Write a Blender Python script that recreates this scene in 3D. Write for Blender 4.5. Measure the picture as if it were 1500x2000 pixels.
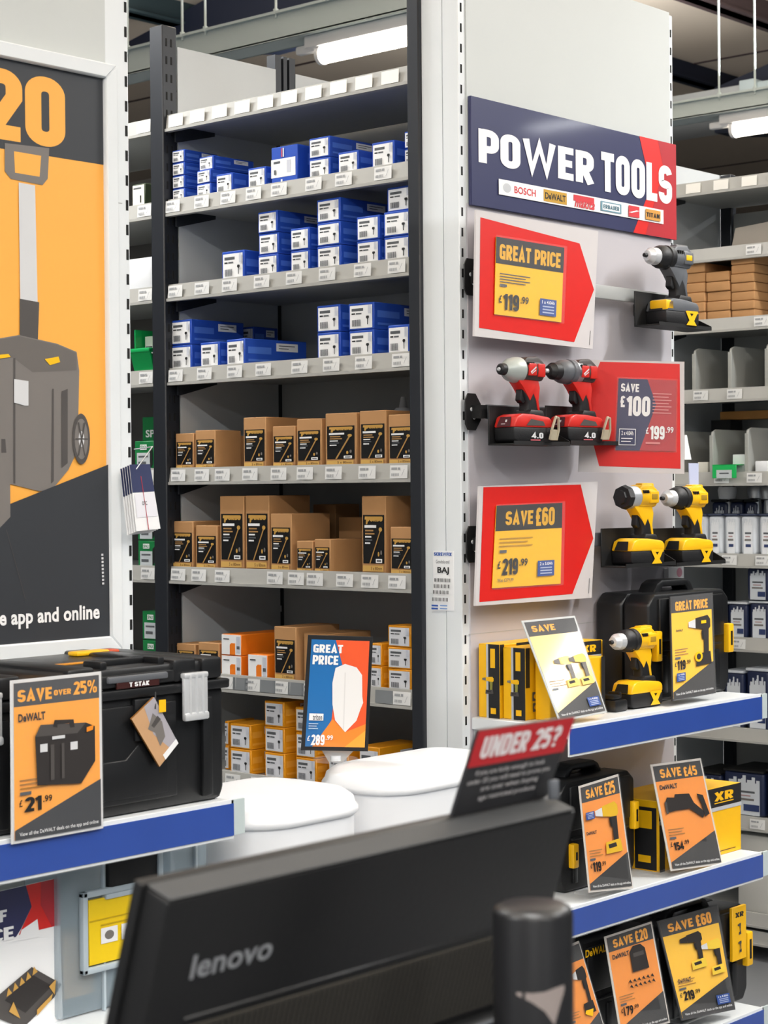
import bpy, bmesh, math, random
from mathutils import Vector, Matrix
for o in list(bpy.data.objects): bpy.data.objects.remove(o)
random.seed(7)
SC = bpy.context.scene
COL = SC.collection
# ---------------------------------------------------------------- camera
FPX, YAW, PITCH, ROLL, EYE = 3669.74, 0.72619, -0.01142675, 0.00820254, 1.6
def ray(px, py):
    a = (px-750)/FPX; b = (py-1000)/FPX
    c, s = math.cos(ROLL), math.sin(ROLL)
    X = a*c-b*s; Y2 = a*s+b*c
    Y = Y2*math.cos(PITCH)-math.sin(PITCH); Z = Y2*math.sin(PITCH)+math.cos(PITCH)
    return Vector((X*math.sin(YAW)+Z*math.cos(YAW), -X*math.cos(YAW)+Z*math.sin(YAW), -Y))
EYEP = Vector((0, 0, EYE))
def at(px, py, axis, val):
    d = ray(px, py); t = (val-EYEP[axis])/d[axis]; return EYEP+d*t
def atd(px, py, D): return EYEP+ray(px, py)*D
fw = ray(750, 1000); rt = (ray(751, 1000)-fw).normalized(); dn = (ray(750, 1001)-fw).normalized(); fwn = fw.normalized()
cd = bpy.data.cameras.new('camera'); cam = bpy.data.objects.new('camera', cd); COL.objects.link(cam)
cam.matrix_world = Matrix(((rt.x, -dn.x, -fwn.x, 0), (rt.y, -dn.y, -fwn.y, 0), (rt.z, -dn.z, -fwn.z, EYE), (0, 0, 0, 1)))
cd.sensor_fit = 'HORIZONTAL'; cd.sensor_width = 24; cd.lens = FPX/1500*24
cd.clip_start = .05; cd.clip_end = 200
cd.dof.use_dof = True; cd.dof.focus_distance = 4.5; cd.dof.aperture_fstop = 10
SC.camera = cam
# ---------------------------------------------------------------- light and exposure
SC.view_settings.view_transform = 'Standard'; SC.view_settings.look = 'None'
SC.view_settings.exposure = -0.12; SC.view_settings.gamma = 1; SC.view_settings.use_curve_mapping = False
W = bpy.data.worlds.new('world'); SC.world = W; W.use_nodes = True
W.node_tree.nodes['Background'].inputs[0].default_value = (.86, .93, 1, 1)
W.node_tree.nodes['Background'].inputs[1].default_value = 0.30
def lamp(name, x, y, z, ly, power, col=(.97, .99, 1), lx=.12):
    l = bpy.data.lights.new(name, 'AREA'); l.shape = 'RECTANGLE'; l.size = lx; l.size_y = ly
    l.energy = power; l.color = col
    o = bpy.data.objects.new(name, l); COL.objects.link(o); o.location = (x, y, z)
    return o
for i, (lx_, ly_, pw) in enumerate([(-2.6, 2.2, 240), (-2.6, -2.2, 170), (.3, 0.2, 140), (.3, -3.4, 140), (.6, 3.7, 90), (3.0, -1.0, 130), (3.0, 4.9, 100),
                                    (5.1, 1.0, 130), (6.2, 2.4, 45), (6.2, 5.15, 110), (6.2, 8.0, 90), (9.06, 4.7, 120), (9.06, 6.85, 90), (7.97, .5, 60)]):  # last lamp is added, placed to reflect in the glossy leaflet
    lamp('lamp', lx_, ly_, 3.50, 1.5, pw*.62)
    up = lamp('added_uplight', lx_, ly_, 3.86, 1.5, pw*.85); up.rotation_euler = (math.pi, 0, 0)  # upward twin of each lamp, added to brighten the ceiling
# ---------------------------------------------------------------- materials
def lin(c): return c/12.92 if c <= .04045 else ((c+.055)/1.055)**2.4
def rgb(h):
    h = h.lstrip('#'); return tuple(lin(int(h[i:i+2], 16)/255) for i in (0, 2, 4))
MATS = {}
def M(name, hexc=None, rough=.5, metal=0, emit=0, alpha=1, trans=0, coat=0, noise=0, nscale=60, bump=0, spec=.5):
    if name in MATS: return MATS[name]
    m = bpy.data.materials.new(name); m.use_nodes = True; nt = m.node_tree; b = nt.nodes['Principled BSDF']
    c = rgb(hexc)
    b.inputs['Base Color'].default_value = (*c, 1); b.inputs['Roughness'].default_value = rough
    b.inputs['Metallic'].default_value = metal; b.inputs['Specular IOR Level'].default_value = spec
    if emit: b.inputs['Emission Color'].default_value = (*c, 1); b.inputs['Emission Strength'].default_value = emit
    if alpha < 1: b.inputs['Alpha'].default_value = alpha
    if trans: b.inputs['Transmission Weight'].default_value = trans
    if coat: b.inputs['Coat Weight'].default_value = coat; b.inputs['Coat Roughness'].default_value = .08
    if noise or bump:
        tc = nt.nodes.new('ShaderNodeTexCoord'); n = nt.nodes.new('ShaderNodeTexNoise'); n.inputs['Scale'].default_value = nscale
        n.inputs['Detail'].default_value = 4
        nt.links.new(tc.outputs['Object'], n.inputs['Vector'])
        if noise:
            r = nt.nodes.new('ShaderNodeMix'); r.data_type = 'RGBA'
            r.inputs['A'].default_value = (*[x*(1-noise) for x in c], 1); r.inputs['B'].default_value = (*[min(1, x*(1+noise)) for x in c], 1)
            nt.links.new(n.outputs['Fac'], r.inputs['Factor']); nt.links.new(r.outputs['Result'], b.inputs['Base Color'])
        if bump:
            bp = nt.nodes.new('ShaderNodeBump'); bp.inputs['Strength'].default_value = bump; bp.inputs['Distance'].default_value = .002
            nt.links.new(n.outputs['Fac'], bp.inputs['Height']); nt.links.new(bp.outputs['Normal'], b.inputs['Normal'])
    MATS[name] = m; return m
white = M('white_metal', '#e4e8ea', .35, noise=.02, nscale=6); panelw = M('panel_paint', '#c6cac8', .45, noise=.02, nscale=5)
greyp = M('grey_shelf_metal', '#a9abaa', .45, noise=.04, nscale=8); lipg = M('shelf_lip_grey', '#acaba6', .4, noise=.03, nscale=10)
sideg = M('side_panel_grey', '#bfc3c5', .5, noise=.03, nscale=4)
blackm = M('black_upright_metal', '#1f2228', .42, noise=.08, nscale=12); darkslot = M('slot_dark', '#08090a', .8)
paper = M('white_paper', '#f2f2f2', .5); ink = M('ink_grey', '#55585c', .6); inkb = M('ink_black', '#151515', .6)
navy = M('navy_print', '#262a55', .45, coat=.2); redp = M('red_print', '#d81c14', .4, coat=.25); redd = M('red_dark_print', '#b3222c', .45, coat=.2)
bluebox = M('blue_card', '#2550b8', .45, noise=.06, nscale=25); bluel = M('blue_card_light', '#4d78d6', .45)
bluelip = M('blue_shelf_edge', '#2a4a9c', .3, coat=.5, noise=.12, nscale=7)
kraft = M('kraft_card', '#b98a5a', .75, noise=.06, nscale=30); kraftd = M('kraft_card_fold', '#a87a4b', .8)
blacklab = M('black_label', '#121110', .4); gold = M('gold_print', '#c79a4c', .45); tan = M('tan_print', '#a9814e', .6)
orangebox = M('orange_card', '#f07e14', .5, noise=.04, nscale=30); yelbox = M('amber_card', '#e89a12', .5, noise=.05, nscale=25)
yel = M('tool_yellow', '#f7bd10', .38, coat=.1); yelc = M('carton_yellow', '#f3b90c', .45, noise=.03, nscale=20)
tblack = M('tool_black', '#131315', .5, bump=.2, nscale=300); tgrey = M('tool_grey', '#5a5d62', .45); tred = M('tool_red', '#c9251c', .4, coat=.1)
silver = M('satin_metal', '#b9bcc0', .28, 1); steel = M('bright_steel', '#d6d8da', .3, .35)
casebl = M('case_black', '#131416', .36, noise=.1, nscale=30, bump=.25); deepb = M('deep_black', '#0b0b0c', .6)
oran = M('promo_orange', '#f6a01f', .5); oranl = M('promo_orange_deep', '#e98a1c', .5); char = M('charcoal_print', '#2f3237', .5, noise=.05, nscale=9); charb = M('black_print', '#1b1b1d', .5)
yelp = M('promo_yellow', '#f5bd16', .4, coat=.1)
greenb = M('green_card', '#0f7a3e', .5); greenp = M('green_plastic', '#12a054', .35)
plw = M('white_plastic', '#eef0f3', .3, coat=.1); plb = M('pale_blue_reflection', '#b3c6ea', .4)
monb = M('monitor_black', '#101011', .42, noise=.1, nscale=200, bump=.15); mong = M('monitor_grey_top', '#2c2d2e', .6, noise=.06, nscale=150)
clear = M('clear_plastic', '#f4f6f8', .06, alpha=.1, coat=1); gcase = M('smoky_plastic', '#9fb0bb', .12, alpha=.55, coat=.5)
beige = M('ceiling_beige', '#cfc0ae', .8, noise=.05, nscale=1.5); beamn = M('beam_navy', '#141a2c', .6); beamg = M('beam_dark_green', '#2c3c40', .6); beamr = M('beam_brown', '#3a2a2a', .7)
trayg = M('tray_grey_green', '#bcc8c8', .45); glow = M('lamp_diffuser', '#fff3e2', .5, emit=9)
floorm = M('floor_grey', '#6d6f72', .5, noise=.1, nscale=3); wallg = M('wall_paint', '#a8a49c', .8, noise=.04, nscale=2)
picg = M('picture_grey', '#4a4644', .55); picl = M('picture_light_grey', '#75706c', .55); pics = M('picture_silver', '#cfd0d2', .5); picd = M('picture_dark', '#2b2726', .55)
# ---------------------------------------------------------------- mesh builder
TXT = {}
def glyphs(s, bold=.02):
    k = (s, bold)
    if k not in TXT:
        cu = bpy.data.curves.new('t', 'FONT'); cu.body = s; cu.offset = bold; cu.resolution_u = 3; cu.space_character = 1.0+bold*1.2
        o = bpy.data.objects.new('t', cu); me = bpy.data.meshes.new_from_object(o)
        vs = [(v.co.x, v.co.y) for v in me.vertices]; fs = [tuple(p.vertices) for p in me.polygons]
        x0 = min(v[0] for v in vs); x1 = max(v[0] for v in vs); y0 = min(v[1] for v in vs); y1 = max(v[1] for v in vs)
        TXT[k] = ([((x-x0)/(x1-x0), (y-y0)/(y1-y0)) for x, y in vs], fs)
        bpy.data.objects.remove(o); bpy.data.curves.remove(cu); bpy.data.meshes.remove(me)
    return TXT[k]
def arc(cx, cy, rx, ry, a0, a1, n=7): return [(cx+rx*math.cos(math.radians(a0+(a1-a0)*k/n)), cy+ry*math.sin(math.radians(a0+(a1-a0)*k/n))) for k in range(n+1)]
def ring(l, r, b, t, q=.15): return arc(r-q, t-q, q, q, 0, 90)+arc(l+q, t-q, q, q, 90, 180)+arc(l+q, b+q, q, q, 180, 270)+arc(r-q, b+q, q, q, 270, 360)
def heading_strokes():
    L, R, B_, T_, q = .1, .42, .1, .9, .15
    bowl = lambda y0, y1, r=R: [(L, y1)]+arc(r-q, y1-q, q, q, 90, 0)+arc(r-q, y0+q, q, q, 0, -90)+[(L, y0)]
    S = arc(R-q, T_-q, q, q, 10, 90)+arc(L+q, T_-q, q, q, 90, 180)+arc(L+q, .5+q*.55, q, q*.55, 180, 270, 5)[:-1]+arc(R-q, .5-q*.55, q, q*.55, 90, 0, 5)+arc(R-q, B_+q, q, q, 0, -90)+arc(L+q, B_+q, q, q, -90, -190)
    G = {'O': (.52, [(ring(L, R, B_, T_), 1)]), '0': (.52, [(ring(L, R, B_, T_), 1)]), 'P': (.5, [([(L, 0), (L, 1)], 0), (bowl(.42, T_), 0)]), 'D': (.52, [([(L, 0), (L, 1)], 0), (bowl(B_, T_), 0)]),
         'B': (.52, [([(L, 0), (L, 1)], 0), (bowl(.5, T_, R-.02), 0), (bowl(B_, .5), 0)]), 'R': (.54, [([(L, 0), (L, 1)], 0), (bowl(.46, T_), 0), ([(.24, .44), (.44, 0)], 0)]),
         'W': (.92, [([(.09, 1), (.26, .10), (.46, .88), (.66, .10), (.83, 1)], 0)]), 'E': (.44, [([(.44, T_), (L, T_), (L, B_), (.44, B_)], 0), ([(L, .5), (.40, .5)], 0)]), 'F': (.42, [([(.42, T_), (L, T_), (L, 0)], 0), ([(L, .5), (.38, .5)], 0)]),
         'T': (.48, [([(0, T_), (.48, T_)], 0), ([(.24, T_), (.24, 0)], 0)]), 'L': (.42, [([(L, 1), (L, B_), (.42, B_)], 0)]), 'I': (.2, [([(L, 0), (L, 1)], 0)]), 'A': (.58, [([(.09, 0), (.29, .9), (.49, 0)], 0), ([(.16, .27), (.42, .27)], 0)]),
         'V': (.56, [([(.09, 1), (.28, .12), (.47, 1)], 0)]), 'S': (.52, [(S, 0)]), 'C': (.5, [(arc(R-q, T_-q, q, q, -10, 90)+arc(L+q, T_-q, q, q, 90, 180)+arc(L+q, B_+q, q, q, 180, 270)+arc(R-q, B_+q, q, q, 270, 370), 0)]),
         'G': (.52, [(arc(R-q, T_-q, q, q, 0, 90)+arc(L+q, T_-q, q, q, 90, 180)+arc(L+q, B_+q, q, q, 180, 270)+[(R, B_), (R, .46), (.26, .46)], 0)]), 'U': (.52, [([(L, 1)]+arc(L+q, B_+q, q, q, 180, 270)+arc(R-q, B_+q, q, q, 270, 360)+[(R, 1)], 0)]),
         'N': (.56, [([(L, 0), (L, 1)], 0), ([(.46, 0), (.46, 1)], 0), ([(L, .95), (.46, .05)], 0)]), 'K': (.54, [([(L, 0), (L, 1)], 0), ([(.45, 1), (.16, .5), (.45, 0)], 0)]), 'H': (.54, [([(L, 0), (L, 1)], 0), ([(.44, 0), (.44, 1)], 0), ([(L, .5), (.44, .5)], 0)]),
         'X': (.56, [([(.08, 1), (.48, 0)], 0), ([(.48, 1), (.08, 0)], 0)]), 'M': (.76, [([(L, 0), (L, .9), (.38, .3), (.66, .9), (.66, 0)], 0)]), ' ': (.2, []),
         '1': (.34, [([(.24, 0), (.24, 1)], 0), ([(.02, .76), (.24, .9)], 0)]), '2': (.5, [(arc(L+q, T_-q, q, q, 180, 90)+arc(R-q, T_-q, q, q, 90, 0)+[(R, .62), (L+.02, B_), (.5, B_)], 0)]),
         '4': (.54, [([(.36, 0), (.36, .95), (.06, .3), (.54, .3)], 0)]), '5': (.52, [([(.46, T_), (L, T_), (L, .56)]+arc(R-q, .56-q, q, q, 90, 0)+arc(R-q, B_+q, q, q, 0, -90)+arc(L+q, B_+q, q, q, -90, -170), 0)]),
         '6': (.52, [(arc(R-q, T_-q, q, q, 10, 90)+arc(L+q, T_-q, q, q, 90, 180)+[(L, .3)], 0), (ring(L, R, B_, .58), 1)]), '9': (.52, [(arc(L+q, B_+q, q, q, 190, 270)+arc(R-q, B_+q, q, q, 270, 360)+[(R, .7)], 0), (ring(L, R, .42, T_), 1)]),
         '8': (.52, [(ring(L, R, B_, .53, .14), 1), (ring(L+.02, R-.02, .5, T_, .14), 1)]), '?': (.5, [(arc(L+q, T_-q, q, q, 180, 90)+arc(R-q, T_-q, q, q, 90, 0)+[(R, .62), (.25, .48), (.25, .28)], 0), ([(.25, .17), (.25, 0)], 0)]),
         '£': (.5, [(arc(R-q, T_-q, q, q, 10, 90)+arc(.16+q, T_-q, q, q, 90, 180)[:-1]+[(.18, .6), (.18, B_), (.5, B_)], 0), ([(.03, .48), (.38, .48)], 0)]), '.': (.22, [([(.11, 0), (.11, .2)], 0)]),
         '%': (.8, [(ring(.06, .28, .58, .94, .1), 1), (ring(.52, .74, .06, .42, .1), 1), ([(.60, 1), (.20, 0)], 0)])}
    return G
HEAD = heading_strokes()
def heading(s, t=.215, gap=.07):
    k = (s, 'H', t)
    if k in TXT: return TXT[k]
    vs = []; fs = []; x = 0; lay = 0
    for ch in s:
        w, st = HEAD[ch]
        for pts, closed in st:
            q = [Vector(p) for i, p in enumerate(pts) if i == 0 or (Vector(p)-Vector(pts[i-1])).length > 1e-4]
            if closed and (q[0]-q[-1]).length < 1e-4: q.pop()
            n = len(q); hw = t/2*(.62 if ch == '%' else .86 if ch in 'W' else 1); b0 = len(vs)
            for i in range(n):
                a = q[i-1] if (i or closed) else None; c = q[(i+1) % n] if (i < n-1 or closed) else None
                d1 = (q[i]-a).normalized() if a is not None else None; d2 = (c-q[i]).normalized() if c is not None else None
                if d1 is None: d1 = d2
                if d2 is None: d2 = d1
                n1 = Vector((-d1.y, d1.x)); n2 = Vector((-d2.y, d2.x)); m = (n1+n2)
                m = m.normalized() if m.length > .2 else n1; sc = hw/max(.38, m.dot(n1))
                vs.append((x+q[i].x+m.x*sc, q[i].y+m.y*sc, lay)); vs.append((x+q[i].x-m.x*sc, q[i].y-m.y*sc, lay))
            for i in range(n if closed else n-1):
                j = (i+1) % n; fs.append((b0+2*i, b0+2*i+1, b0+2*j+1, b0+2*j))
            lay += 1
        x += w+gap
    x0 = min(v[0] for v in vs); x1 = max(v[0] for v in vs); y0 = min(v[1] for v in vs); y1 = max(v[1] for v in vs)
    TXT[k] = ([((a-x0)/(x1-x0), (b-y0)/(y1-y0), l % 4) for a, b, l in vs], fs); return TXT[k]
class MB:
    def __init__(s): s.v = []; s.f = []; s.m = []; s.mats = []; s.sm = []; s.tf = None
    def mi(s, m):
        if m not in s.mats: s.mats.append(m)
        return s.mats.index(m)
    def add(s, vs, fs, m, smooth=False):
        n = len(s.v); k = s.mi(m)
        for v in vs:
            v = Vector(v); s.v.append(s.tf @ v if s.tf else v)
        for f in fs: s.f.append(tuple(n+i for i in f)); s.m.append(k); s.sm.append(smooth)
        return s
    def bm(s, b, m, smooth=False):
        b.verts.ensure_lookup_table(); b.verts.index_update()
        s.add([v.co.copy() for v in b.verts], [tuple(v.index for v in f.verts) for f in b.faces], m, smooth); b.free(); return s
    def box(s, x0, x1, y0, y1, z0, z1, m, b=0, seg=2):
        x0, x1 = min(x0, x1), max(x0, x1); y0, y1 = min(y0, y1), max(y0, y1); z0, z1 = min(z0, z1), max(z0, z1)
        B = bmesh.new(); bmesh.ops.create_cube(B, size=1)
        for v in B.verts: v.co = Vector(((x0+x1)/2+v.co.x*(x1-x0), (y0+y1)/2+v.co.y*(y1-y0), (z0+z1)/2+v.co.z*(z1-z0)))
        if b: bmesh.ops.bevel(B, geom=B.edges[:], offset=min(b, .45*min(x1-x0, y1-y0, z1-z0)), segments=seg, affect='EDGES', profile=.5)
        return s.bm(B, m, bool(b) and seg > 1)
    def prism(s, pts, axis, a, b, m, bev=0, seg=2):
        # pts in the plane of the two other axes, in order
        def P(p, t):
            return {'x': (t, p[0], p[1]), 'y': (p[0], t, p[1]), 'z': (p[0], p[1], t)}[axis]
        B = bmesh.new(); A_ = [B.verts.new(P(p, a)) for p in pts]; C_ = [B.verts.new(P(p, b)) for p in pts]
        B.faces.new(A_); B.faces.new(list(reversed(C_))); n = len(pts)
        for i in range(n): B.faces.new((A_[i], C_[i], C_[(i+1) % n], A_[(i+1) % n]))
        bmesh.ops.recalc_face_normals(B, faces=B.faces[:])
        if bev: bmesh.ops.bevel(B, geom=B.edges[:], offset=bev, segments=seg, affect='EDGES', profile=.5, clamp_overlap=True)
        return s.bm(B, m, bool(bev) and seg > 1)
    def lathe(s, prof, o, d, m, n=20, smooth=True):
        # prof: (along, radius)
        d = Vector(d).normalized(); o = Vector(o); a = d.orthogonal().normalized(); b = d.cross(a)
        vs = []; fs = []
        for (t, r) in prof:
            for k in range(n):
                th = 2*math.pi*k/n; vs.append(o+d*t+(a*math.cos(th)+b*math.sin(th))*r)
        for i in range(len(prof)-1):
            for k in range(n): fs.append((i*n+k, i*n+(k+1) % n, (i+1)*n+(k+1) % n, (i+1)*n+k))
        fs.append(tuple(range(n-1, -1, -1))); fs.append(tuple((len(prof)-1)*n+k for k in range(n)))
        return s.add(vs, fs, m, smooth)
    def cyl(s, p0, p1, r, m, n=12, r1=None):
        p0 = Vector(p0); p1 = Vector(p1); L = (p1-p0).length
        return s.lathe([(0, r), (L, r if r1 is None else r1)], p0, p1-p0, m, n)
    def tube(s, pts, r, m, n=8):
        for a, b in zip(pts, pts[1:]): s.cyl(a, b, r, m, n)
        for p in pts[1:-1]: s.lathe([(-r, r*.05), (-r*.7, r*.7), (0, r), (r*.7, r*.7), (r, r*.05)], p, (0, 0, 1), m, n)
        return s
    def build(s, name, parent=None, loc=None, rot=None):
        me = bpy.data.meshes.new(name); me.from_pydata(s.v, [], s.f)
        for m in s.mats: me.materials.append(m)
        for p, k, q in zip(me.polygons, s.m, s.sm): p.material_index = k; p.use_smooth = q
        me.validate(); me.update()
        try: me.set_sharp_from_angle(angle=math.radians(40))
        except Exception: pass
        o = bpy.data.objects.new(name, me); COL.objects.link(o)
        if parent: o.parent = parent
        if loc is not None: o.location = loc
        if rot is not None: o.rotation_euler = rot
        return o
class Fr:
    """flat print area: u to the right 0..1, v downwards 0..1, given by its four corners; every call prints one layer higher"""
    def __init__(s, TL, TR, BR, BL, lift=.0006, step=.00022):
        s.c = [Vector(p) for p in (TL, TR, BR, BL)]
        s.n = (s.c[3]-s.c[0]).cross(s.c[1]-s.c[0]).normalized(); s.k = lift; s.step = step
    def p(s, u, v, h=None):
        TL, TR, BR, BL = s.c
        return (TL*(1-u)+TR*u)*(1-v)+(BL*(1-u)+BR*u)*v+s.n*(s.k if h is None else h)
    def poly(s, mb, pts, m):
        mb.add([s.p(*q) for q in pts], [tuple(range(len(pts)))], m); s.k += s.step
    def rect(s, mb, u0, v0, u1, v1, m): s.poly(mb, [(u0, v0), (u0, v1), (u1, v1), (u1, v0)], m)
    def ell(s, mb, u, v, a, b, m, n=20): s.poly(mb, [(u+a*math.cos(-2*math.pi*k/n), v+b*math.sin(-2*math.pi*k/n)) for k in range(n)], m)
    def line(s, mb, u0, v0, u1, v1, w, m, asp=1):
        du, dv = (u1-u0), (v1-v0)*asp; L = math.hypot(du, dv); nx, ny = -dv/L*w/2, du/L*w/2/asp
        s.poly(mb, [(u0+nx, v0+ny), (u0-nx, v0-ny), (u1-nx, v1-ny), (u1+nx, v1+ny)], m)
    def text(s, mb, t, u0, v0, u1, v1, m, bold=.025, shear=0):
        if bold >= .03 and all(c in HEAD for c in t):
            vs, fs = heading(t); mb.add([s.p(u0+(u1-u0)*(x+shear*y), v1+(v0-v1)*y, s.k+l*.00007) for x, y, l in vs], fs, m); s.k += s.step+.0002; return
        vs, fs = glyphs(t, min(bold, .03))
        mb.add([s.p(u0+(u1-u0)*(x+shear*y), v1+(v0-v1)*y) for x, y in vs], fs, m); s.k += s.step
    def sub(s, u0, v0, u1, v1):
        f = Fr(s.p(u0, v0, 0), s.p(u1, v0, 0), s.p(u1, v1, 0), s.p(u0, v1, 0), s.k, s.step); return f
def frY(x0, x1, z0, z1, y, **k): return Fr((x0, y, z1), (x1, y, z1), (x1, y, z0), (x0, y, z0), **k)
def frX(yl, yr, z0, z1, x, **k): return Fr((x, yl, z1), (x, yr, z1), (x, yr, z0), (x, yl, z0), **k)
def tag(o, label, cat, group=None, kind=None):
    if label: o['label'] = label
    if cat: o['category'] = cat
    if group: o['group'] = group
    if kind: o['kind'] = kind
    return o
def thing(name, label, cat, loc=(0, 0, 0), rz=0, group=None):
    o = bpy.data.objects.new(name, None); o.empty_display_size = .05; COL.objects.link(o); o.location = loc; o.rotation_euler = (0, 0, rz)
    return tag(o, label, cat, group)
def struct(name, mb): return tag(mb.build(name), None, None, None, 'structure')
def dup(root, loc=None, label=None, rz=None):
    r = root.copy(); COL.objects.link(r)
    if loc is not None: r.location = loc
    if rz is not None: r.rotation_euler = (0, 0, rz)
    if label: r['label'] = label
    for ch in list(root.children):
        c = ch.copy(); COL.objects.link(c); c.parent = r
        for g in list(ch.children):
            d = g.copy(); COL.objects.link(d); d.parent = c
    return r
def label_part(o, l): o['label'] = l; return o
# ---------------------------------------------------------------- key planes of the shop
XF = 3.548                # face line of the middle row of shelving (looks towards -X)
YE = 2.90                 # line of the row ends (look towards -Y)
SZ = [2.657, 2.420, 2.182, 1.947, 1.668, 1.391, 1.100, .835, .55, .15]
YR, YL, YN = 3.055, 3.957, 4.012    # right post inner edge, left post inner edge, its outer edge
XB = 5.56                 # face of the next row of shelving on the right
# ================================================================ setting
b = MB(); b.box(-14, 34, -14, 34, -.1, 0, floorm); struct('floor', b)
b = MB(); b.box(-14, 34, -14, 34, 4.75, 4.85, beige)
for k in range(-12, 33, 2): b.box(k-.01, k+.01, -14, 34, 4.742, 4.75, beamr)
struct('ceiling', b)
b = MB(); b.box(-14, 34, 26, 26.1, 0, 4.75, wallg); struct('wall_back', b)
b = MB(); b.box(28, 28.1, -14, 26, 0, 4.75, wallg); struct('wall_right', b)
def purlin(px, py, n, m, z0=4.6, ext=12):
    P = at(px, py, 2, z0); b = MB(); b.box(P.x-9, P.x+ext, P.y-.04, P.y+.04, z0, 4.75, m); b.box(P.x-9, P.x+ext, P.y-.08, P.y+.08, z0, z0+.015, m)
    struct('trim_%d' % n, b)
purlin(300, 40, 1, beamg, 4.6, 1.0); purlin(1440, 32, 2, beamr); purlin(1365, 166, 3, beamn, 4.62, 1.2)
def rafter(X, pts, n, m, t=.22):
    q = [at(px, py, 0, X) for px, py in pts]; b = MB(); b.prism([(p.y, p.z) for p in q], 'x', X, X+t, m); return struct('trim_%d' % n, b)
rafter(8.2, [(200, 108), (298, 56), (356, 24), (398, 0), (425, -14), (690, -14), (658, 0), (600, 30), (520, 66), (430, 92), (330, 122), (200, 150)], 4, beamn)
rafter(8.19, [(690, -14), (658, 0), (600, 30), (520, 66), (430, 92), (480, 92), (560, 70), (640, 34), (700, 4), (730, -14)], 5, M('beam_flange', '#3b4560', .5), .3)
rafter(11.5, [(1395, 172), (1445, 150), (1500, 125), (1620, 70), (1620, 260), (1395, 260)], 6, beamn)
# ================================================================ ceiling services
def tray(label, X, y0, y1, z0, z1, w, rods):
    t = thing('cable_tray', label, 'cable tray', (X, (y0+y1)/2, z0))
    b = MB(); L = (y1-y0)/2
    b.box(-w/2, -w/2+.012, -L, L, 0, z1-z0, trayg, .003, 1); b.box(w/2-.012, w/2, -L, L, 0, z1-z0, trayg, .003, 1); b.box(-w/2, w/2, -L, L, 0, .01, trayg)
    b.box(-w/2-.015, -w/2+.012, -L, L, z1-z0-.012, z1-z0, trayg); b.build('channel', t)
    for ry in rods:
        r = MB(); yy = ry-(y0+y1)/2; r.cyl((-w/2-.005, yy, z1-z0-.03), (-w/2-.005, yy, 4.75-z0), .006, trayg, 8); r.cyl((-w/2-.005, yy, z1-z0-.015), (-w/2-.005, yy, z1-z0+.01), .012, trayg, 8); r.build('hanger_rod', t)
    return t
tray('pale green-grey cable tray hung from rods above the fastener shelves', 6.2, 3.2, 9.5, 3.66, 3.79, .16, [at(402, 60, 0, 6.12).y, at(357, 60, 0, 6.12).y, at(540, 60, 0, 6.12).y, at(250, 60, 0, 6.12).y])
tray('pale green-grey cable tray hung from rods right of the tall white end panel', 9.06, 3.0, 9.5, 3.66, 3.76, .16, [at(1478, 100, 0, 9.0).y, at(1408, 100, 0, 9.0).y])
def fitting(label, X, y0, y1):
    t = thing('light_fitting', label, 'light', (X, (y0+y1)/2, 3.56), 0, 'linear shop lights'); L = (y1-y0)/2
    b = MB(); b.box(-.045, .045, -L-.06, L+.06, .045, .1, plw, .006); b.box(-.02, .02, L+.02, L+.14, .03, .07, plw, .01); b.build('batten', t)
    b = MB(); b.lathe([(0, .012), (.008, .033), (.02, .04), (2*L-.02, .04), (2*L-.008, .033), (2*L, .012)], (0, -L, .01), (0, 1, 0), glow, 20); b.build('diffuser', t)
    for s in (-1, 1):
        b = MB(); b.lathe([(0, .043), (.02, .043)], (0, s*L-(.0 if s < 0 else .02), .01), (0, 1, 0), plw, 20); b.build('end_cap', t)
yl_ = at(625, 100, 0, 6.2).y; fitting('glowing linear light hung under the cable tray above the blue screw boxes', 6.2, yl_-1.5, yl_)
yl_ = at(1430, 265, 0, 9.06).y; fitting('glowing linear light under the tray at the right edge of the photo', 9.06, yl_-1.5, yl_)
yl_ = at(775, 128, 0, 9.06).y; fitting('distant glowing light just above the top shelf beside the black post', 9.06, yl_-1.5, yl_)
t = thing('air_duct', 'grey rectangular metal duct behind the tray at the upper right', 'duct')
P = at(1317, 215, 0, 11.2); Q = at(1447, 215, 0, 11.2); b = MB(); z0 = at(1447, 226, 0, 11.2).z; z1 = at(1447, 165, 0, 11.2).z
b.box(11.2, 11.7, Q.y, P.y+2, z0, z1, greyp, .01); b.build('duct_body', t)
b = MB(); b.box(11.17, 11.75, Q.y-.12, Q.y, z0-.02, z1+.02, trayg, .008); b.box(11.2, 11.7, Q.y-1.6, Q.y-.12, z0, z1, trayg, .01); b.build('duct_collar', t)
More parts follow.
